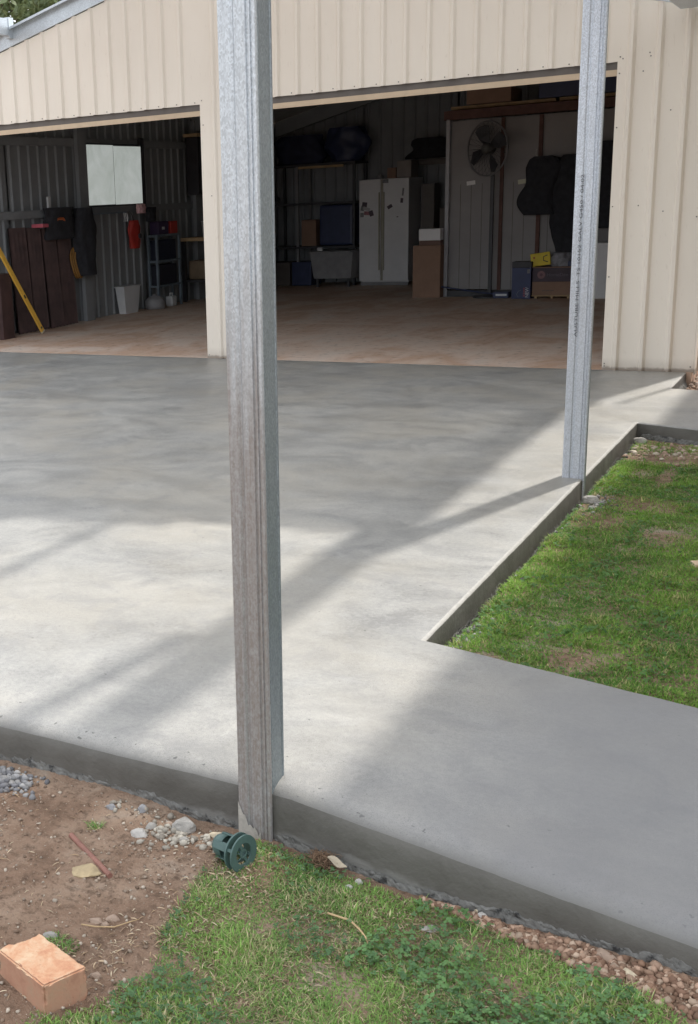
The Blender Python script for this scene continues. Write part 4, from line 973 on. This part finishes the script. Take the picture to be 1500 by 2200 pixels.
scatter('gravel', pts, .005, .016, [(.22,.22,.225),(.16,.16,.17),(.28,.275,.27)], 'heap of grey crushed rock at the left below the slab edge', 'gravel', .8)
pts = []
while len(pts) < 4500:
    x = rng.uniform(3.2, 4.32); y = rng.uniform(-9.2,-7.63)
    if rng.random() < .22 + .9*max(0, noise.noise((x*3.5,y*3.5,8))) + (.5 if (x-4.0)**2+(y+7.72)**2 < .012 else 0): pts.append((x, y))
scatter('gravel', pts, .0015, .0065, [(.34,.27,.21),(.26,.19,.14),(.44,.38,.31),(.20,.14,.10)], 'scattered grit and small pebbles over the bare brown soil', 'grit', .7)
pts = [(4.303+.012+abs(rng.normal(0,.028)), rng.uniform(-6.38,-2.3)) for _ in range(160)] + [(4.303+.012+abs(rng.normal(0,.03)), rng.uniform(-6.40,-5.95)) for _ in range(260)] + [(4.38+abs(rng.normal(0,.05)), rng.normal(-3.98,.09)) for _ in range(160)]
scatter('gravel', pts, .003, .012, [(.26,.26,.25),(.18,.18,.18),(.34,.33,.31),(.13,.12,.11)], 'loose grey aggregate crumbs along the foot of the lawn side slab edge', 'gravel', .8)
pts = [(rng.uniform(4.33,5.3), rng.normal(-2.62,.13) ) for _ in range(420)]; pts = [(x, min(y, -2.32-(x-4.3)*.31)) for x, y in pts]
scatter('gravel', pts, .006, .022, [(.40,.31,.24),(.34,.24,.18),(.48,.42,.34)], 'pale pebbles and soil below the far path', 'gravel', .6)
pts = [(rng.uniform(4.33,5.2), rng.uniform(-.82,.9)) for _ in range(900)]
scatter('gravel', pts, .012, .035, [(.42,.33,.27),(.34,.25,.20),(.5,.43,.36),(.28,.19,.14)], 'reddish rubble beside the shed corner', 'rubble', .8)
# dry mulch chips
def slivers(name, pts, lmin, lmax, wd, cols, lab, cat):
    n = len(pts); V = []; T = []; cols = np.array(cols)
    for (x, y) in pts:
        a = rng.random()*6.28; L = rng.uniform(lmin, lmax); ww = wd*(.5+rng.random()); d = np.array([math.cos(a), math.sin(a), rng.normal()*.15]); s_ = np.array([-math.sin(a), math.cos(a), rng.normal()*.3])
        c0 = np.array([x, y, gh(x,y)+.003+.003*rng.random()])
        q_ = [c0-d*L/2-s_*ww*.3, c0-d*L/2+s_*ww*.3, c0+s_*ww*.6+np.array([0,0,.002]), c0+d*L/2+s_*ww*.15, c0+d*L/2-s_*ww*.15, c0-s_*ww*.6+np.array([0,0,.002])]
        V += q_; c = cols[rng.integers(len(cols))]*(.8+.4*rng.random()); T += [[*c,1]]*6
    return np_mesh(name, np.array(V), np.arange(6*n), np.arange(n)*6, np.full(n,6), TINT, attr=np.array(T), kind='stuff', label=lab, cat=cat)
pts = []
while len(pts) < 420:
    t = rng.random(); cx = 4.235+.05*math.sin(t*5) - .05*t; cy = -7.72 - .66*t; pts.append((cx+rng.normal()*.05, cy+rng.normal()*.03))
pts += [(rng.uniform(3.4,4.25), rng.uniform(-8.7,-7.68)) for _ in range(240)]
slivers('straw_litter', pts, .006, .024, .0020, [(.52,.40,.27),(.42,.30,.19),(.60,.50,.36),(.30,.21,.14)], 'dry straw and bark chips along the edge of the grass', 'straw')

# ---------------------------------------------------------------- grass
def bare(x, y):
    """0 = bare, 1 = full grass cover"""
    n1 = noise.noise((x*5.2, y*5.2, 11)); n2 = noise.noise((x*1.9, y*1.9, 17))
    return max(0, min(1, 1.65 + 1.5*n1 + 1.0*n2))
def lawn_mask(x, y):
    d = min(1, .95 + .9*(bare(x, y)-.8) + .25*noise.noise((x*9, y*9, 4)))
    if y > -2.95: d *= .55 if rng.random() < .6 else 0
    for (cx, cy, rx_, ry_) in ((4.60,-3.95,.22,.16),(4.50,-4.33,.16,.20),(4.80,-4.5,.14,.2),(4.38,-3.97,.08,.22),(4.62,-2.85,.3,.2),(4.50,-3.25,.07,.14),(4.42,-4.9,.03,.05),(4.75,-6.15,.12,.12),(4.63,-3.3,.05,.25),(4.47,-6.28,.12,.06)):
        r = ((x-cx)/rx_)**2 + ((y-cy)/ry_)**2
        if r < 1: d *= .12 + .5*r
    return d
def bare2(x, y): return max(0, min(1, .6 + bare(x, y)))
def fore_mask(x, y):
    e = 4.225 + .03*math.sin(y*9) + .03*noise.noise((x*6,y*6,0)) - (.25*max(0, -8.42-y))*2
    if y < -8.42: e = min(e, 4.12)
    d = bare2(x, y) * max(0, min(1, (x-e)/.035))
    if x < e and (x-4.055)**2/.002 + (y+8.25)**2/.0012 < 1: d = .8
    if (x-3.842)**2+(y+7.792)**2 < .00035: d = .9
    lim = front_y(x) - .035 - (max(0, min(.12, (x-4.80)*.22)) if x > 4.8 else 0)
    if y > lim + .02*noise.noise((x*20,1,1)): d = 0
    for (cx, cy, r_) in ((4.475,-7.655,.04),(4.44,-7.985,.035),(4.62,-7.93,.05),(4.79,-7.80,.055),(4.88,-7.83,.06),(4.33,-7.77,.03),(4.50,-8.22,.05),(4.72,-8.12,.05),(4.34,-8.15,.03)):
        r = ((x-cx)**2+(y-cy)**2)/r_**2
        if r < 1: d *= .40+.5*r
    if 4.02 < x < 4.22 and -8.47 < y < -8.30 and (x-4.02) + (y+8.47)*-.3 > -.1:
        # keep blades out of the brick
        u = (x-4.13)*.954+(y+8.385)*-.30; v_ = (x-4.13)*.30+(y+8.385)*.954
        if abs(u) < .082 and abs(v_) < .055: d = 0
    return d
def blades(region, dens, mask, L0, L1, W, cols, seed, clover=0.):
    x0,x1,y0,y1 = region; n = int((x1-x0)*(y1-y0)*dens)
    xs = rng.uniform(x0,x1,n); ys = rng.uniform(y0,y1,n)
    keep = [i for i in range(n) if rng.random() < mask(xs[i], ys[i])]
    xs = xs[keep]; ys = ys[keep]; n = len(xs)
    zs = np.array([gh(a,b) for a,b in zip(xs,ys)])
    tone = np.array([noise.noise((a*3.1,b*3.1,23)) for a,b in zip(xs,ys)]); tone2 = np.array([noise.noise((a*7.5,b*7.5,29)) for a,b in zip(xs,ys)])
    L = rng.uniform(L0,L1,n)*np.clip(.95+1.1*tone2+.4*tone,.62,1.6); a = rng.random(n)*2*np.pi; lean = rng.uniform(.25,1.25,n); curl = rng.uniform(.1,.8,n)
    ww = W*rng.uniform(.5,1.1,n)*np.where(rng.random(n)<.06,1.9,1); dx, dy = np.cos(a), np.sin(a); px_, py_ = -dy, dx
    def pt(t, wv):
        ang = lean + curl*t; h = L*t*np.cos(ang*.9); r = L*t*np.sin(ang*.9)
        return np.stack([xs+dx*r+px_*wv, ys+dy*r+py_*wv, zs-.002+np.maximum(h,.001*0)], 1)
    V = np.stack([pt(0,-ww/2), pt(0,ww/2), pt(.55,ww/2*.85), pt(.55,-ww/2*.85), pt(1.,0*ww)], 1).reshape(-1,3)
    base = np.arange(n)[:,None]*5
    Lp = np.concatenate([base+np.array([[0,1,2,3]]), base+np.array([[3,2,4]])], 1).ravel()
    st = (np.arange(n)[:,None]*7 + np.array([[0,4]])).ravel(); tt = np.tile([4,3], n)
    c = np.array(cols); k = np.clip(.5+1.1*tone+.35*rng.normal(size=n),0,1)[:,None]
    col = c[0]*(1-k)+c[1]*k
    dry = (rng.random(n) < np.clip(.10+.45*tone2,0.03,.6)); col[dry] = c[2]*(.7+.5*rng.random((dry.sum(),1)))
    col *= (.75+.5*rng.random((n,1)))
    return V, Lp, st, tt, np.repeat(np.concatenate([col, np.ones((n,1))],1), 5, 0)
def leaves(region, dens, mask, r0, r1, cols):
    x0,x1,y0,y1 = region; n = int((x1-x0)*(y1-y0)*dens); xs = rng.uniform(x0,x1,n); ys = rng.uniform(y0,y1,n)
    keep = [i for i in range(n) if rng.random() < mask(xs[i],ys[i])*max(0,.35+1.8*noise.noise((xs[i]*4,ys[i]*4,41)))]
    V = []; T = []; 
    for i in keep:
        z = gh(xs[i],ys[i])+rng.uniform(.008,.022); a0 = rng.random()*6.28; r = rng.uniform(r0,r1); c = np.array(cols[0])*(.7+.6*rng.random()); tl = rng.normal(size=2)*.3
        for k_ in range(3):
            a = a0+k_*2.09; cx, cy = xs[i]+math.cos(a)*r, ys[i]+math.sin(a)*r
            for m_ in range(5):
                b = a + m_*2*math.pi/5; X, Y = cx+math.cos(b)*r*.9, cy+math.sin(b)*r*.9
                V.append((X, Y, z + (X-xs[i])*tl[0] + (Y-ys[i])*tl[1])); T.append((*c,1))
    n5 = len(V)//5
    return np.array(V), np.arange(n5*5), np.arange(n5)*5, np.full(n5,5), np.array(T)
def join(name, parts, mat_, lab, cat):
    V = []; Lp = []; St = []; Tt = []; C = []; vo = lo = 0
    for v,l,s_,t,c in parts:
        V.append(v); Lp.append(l+vo); St.append(s_+lo); Tt.append(t); C.append(c); vo += len(v); lo += len(l)
    return np_mesh(name, np.concatenate(V), np.concatenate(Lp), np.concatenate(St), np.concatenate(Tt), mat_, attr=np.concatenate(C), kind='stuff', label=lab, cat=cat)
GC = [(.14,.27,.08),(.29,.47,.12),(.62,.55,.33)]
GL = [(.105,.25,.045),(.26,.44,.075),(.45,.42,.19)]
lm = lambda x, y: lawn_mask(x, y) if (y < -2.30-(x-4.3)*.32 and y > -6.39-(x-4.3)*.21 and x > 4.318+.014*noise.noise((x,y*8,3))) else 0
join('grass', [blades((4.32,5.5,-6.65,-2.3), 56000, lm, .011, .026, .0034, GL, 1), leaves((4.32,5.4,-6.6,-2.4), 1500, lm, .004, .006, [(.10,.21,.06)])], GRASS,
     'short green lawn with brown worn patches between the two side paths', 'grass')
join('grass', [blades((3.7,5.75,-8.9,-7.63), 95000, fore_mask, .008, .024, .0024, GC, 2), blades((3.6,6.4,-10.2,-8.9), 9000, fore_mask, .014, .04, .004, GC, 3),
               leaves((4.65,5.7,-8.4,-7.65), 2400, lambda x, y: fore_mask(x, y)*1.5, .0040, .0068, [(.16,.30,.11)]), leaves((4.1,5.7,-8.8,-7.65), 5500, fore_mask, .0028, .0046, [(.11,.21,.09)])], GRASS,
     'patchy green grass and clover in front of the slab beside the brown soil', 'grass')
# thatch (dry stems lying between the blades)
pts = []
while len(pts) < 6500:
    x = rng.uniform(4.2,5.6); y = rng.uniform(-8.6,-7.66)
    if fore_mask(x, y) > 0 and noise.noise((x*6,y*6,51)) > -.1: pts.append((x, y))
slivers('thatch', pts, .006, .022, .0016, [(.42,.33,.20),(.30,.22,.13),(.50,.42,.28)], 'dry thatch lying between the foreground grass blades', 'thatch')

# ---------------------------------------------------------------- foreground objects
def brick():
    import bmesh
    ax = Vector((-.954,.298,.0)); ay = Vector((.298*1.42,.954*.95,0)).normalized()
    ay = Vector((.428,.904,0)).normalized()
    o0 = Vector((4.163,-8.462,0))
    R = Matrix((ax, ay, Vector((0,0,1)))).transposed().to_4x4(); R.translation = o0 + Vector((0,0,-.158))
    bm = bmesh.new(); bmesh.ops.create_grid(bm, x_segments=1, y_segments=1, size=1); bm.free()
    bm = bmesh.new(); bmesh.ops.create_cube(bm, size=1)
    for v in bm.verts: v.co = ((v.co.x+.5)*.172, (v.co.y+.5)*.106, (v.co.z+.5)*.082)
    bmesh.ops.bevel(bm, geom=bm.edges[:], offset=.0035, segments=2, affect='EDGES')
    bmesh.ops.subdivide_edges(bm, edges=[e for e in bm.edges if e.calc_length() > .02], cuts=22, use_grid_fill=True)
    for v in bm.verts:
        p = v.co; nn = noise.noise(p*45)*.0012 + noise.noise(p*160)*.0006
        edge = 0
        near_e = sum(1 for c_, L in ((p.x,.172),(p.y,.106),(p.z,.082)) if min(c_, L-c_) < .006)
        if near_e >= 2:
            ch_ = max(0, noise.noise(p*70)+.05)*.007; c_ = Vector((.086,.053,.041)); v.co += (c_-p).normalized()*ch_
        v.co += v.co.normalized()*nn
        if p.x > .150: v.co.x += .012*noise.noise((p.y*40,p.z*30,3)) - .012*max(0,noise.noise((p.y*22,1,p.z*10)))   # broken end
    mb = MB(); mb.add([v.co.copy() for v in bm.verts], [[v.index for v in f.verts] for f in bm.faces], R); bm.free()
    mb.build('brick', BRICK, smooth=False, label='pale orange clay brick with a broken end lying at the lower left corner', cat='brick')
brick()
rb = MB(); a = Vector((3.812,-7.862,gh(3.812,-7.862)+.006)); b = Vector((4.008,-7.972,gh(4.008,-7.972)+.006)); n = 90; vs = []; rad = []
pts_ = [a.lerp(b, i/n) for i in range(n+1)]
rb.tube(pts_, [.0068 + (.0012 if (i % 3 == 0) else 0) for i in range(n+1)], 10)
rb.build('steel_bar', REBAR, smooth=False, label='short rusty ribbed steel bar lying on the brown soil', cat='steel bar')
# green plastic drain fitting lying on its side
cup = empty('drain_fitting', (4.255,-7.772,-.14), 'dark green slotted plastic drain fitting lying on its side by the near post', 'drain fitting')
CA = Vector((.965,-.26,.06)).normalized()       # axis, open ring end towards the viewer's right
cu_ = Vector((0,0,1)); cv = CA.cross(cu_).normalized(); cu_ = cv.cross(CA).normalized()
CM = Matrix((cv, cu_, CA)).transposed().to_4x4(); CM.translation = Vector((4.244,-7.762,-.103))
def annulus(r0, r1, z0, z1, n=40): return MB().lathe([(r0,z0),(r1,z0),(r1,z1),(r0,z1)], n, CM, closed=True)
annulus(.028,.0485,.040,.0445).build('front_ring', GREENP, cup); annulus(.026,.0485,.020,.0245).build('rear_ring', GREENP, cup)
for k in range(4):
    a0 = k*math.pi/2+.5; Rk = CM @ Matrix.Rotation(a0,4,'Z')
    MB().box(.036,.044,-.004,.004,.0245,.040,Rk).build('spacer', GREENP, cup)
    MB().box(.029,.033,-.010,.010,-.034,.020,Rk,ch=.001).build('stave', GREENP, cup)
    MB().box(.024,.0265,-.0135,-.0105,-.030,.020,Rk @ Matrix.Rotation(.8,4,'Z')).build('rib', GREENP, cup)
MB().lathe([(.0,-.050),(.012,-.050),(.024,-.045),(.030,-.034),(.031,-.012),(.029,-.012),(.028,-.032),(.022,-.042),(.0,-.046)], 32, CM, cap=False).build('closed_end', GREENP, cup, smooth=True)
annulus(.008,.012,.0405,.0440,20).build('hub_ring', GREENP, cup)
for k in (0,2): MB().box(.012,.030,-.004,.004,.041,.0438,CM @ Matrix.Rotation(k*math.pi/2+1.2,4,'Z')).build('spoke', GREENP, cup)
# stick, leaf, clump, tufts, timber block
sp = [(4.548,-7.857),(4.575,-7.862),(4.610,-7.872),(4.640,-7.890),(4.660,-7.905),(4.672,-7.922)]
MB().tube([(x,y,gh(x,y)+.018-.010*abs(i-2)/3) for i,(x,y) in enumerate(sp)], [.003,.0026,.0028,.0024,.002,.0012], 7).build('stick', STICK, smooth=True, label='curved pale dry twig lying on the foreground grass', cat='twig')
sp = [(4.055,-8.17),(4.09,-8.16),(4.125,-8.135),(4.15,-8.11),(4.165,-8.085)]
MB().tube([(x,y,gh(x,y)+.006) for x,y in sp], [.0018,.0016,.0014,.0012,.0008], 6).build('stick', STICK, smooth=True, label='thin grey twig on the soil behind the brick', cat='twig')
lf = MB(); 
for i in range(9):
    t = i/8; wd_ = .011*math.sin(math.pi*min(1,t*.93+.06)); c_ = Vector((4.468,-7.668,-.117)).lerp(Vector((4.525,-7.680,-.124)), t); s_ = Vector((.2,.97,.25)); z = .004*math.sin(t*7)
    for e in (-1,0,1): lf.v.append(tuple(c_ + s_*wd_*e + Vector((0,0,z+.003*abs(e)))))
for i in range(8):
    for e in (0,1): lf.f.append((3*i+e,3*i+3+e,3*i+4+e,3*i+1+e))
lf.build('dead_leaf', simple('bleached leaf', (.42,.36,.27), .85, .15, 60), label='curled pale dead leaf beside the brown root clump in the grass', cat='leaf')
cp = MB()
for k in range(420):
    p0 = Vector((4.448+rng.normal()*.016, -7.662+rng.normal()*.012, -.142+rng.random()*.022)); d = Vector(rng.normal(size=3)); d.z = abs(d.z)*.6; d.normalize(); L = rng.uniform(.008,.022)
    cp.tube([p0, p0+d*L*.5+Vector(rng.normal(size=3))*.002, p0+d*L], [.0009,.0008,.0004], 3, cap=False)
cp.build('root_clump', simple('dry brown roots', (.21,.135,.085), .95, .3, 80), label='clump of dry brown roots and soil in the grass near the slab', cat='clump')
MB().box(-.045,.045,-.03,.03,0,.035,Matrix.Translation((5.0,-4.87,-.115)) @ Matrix.Rotation(.5,4,'Z'),ch=.003).build('timber_block', simple('pale timber offcut', (.62,.47,.32), .8, .1, 20), label='pale timber offcut lying on the lawn at the right edge', cat='offcut')
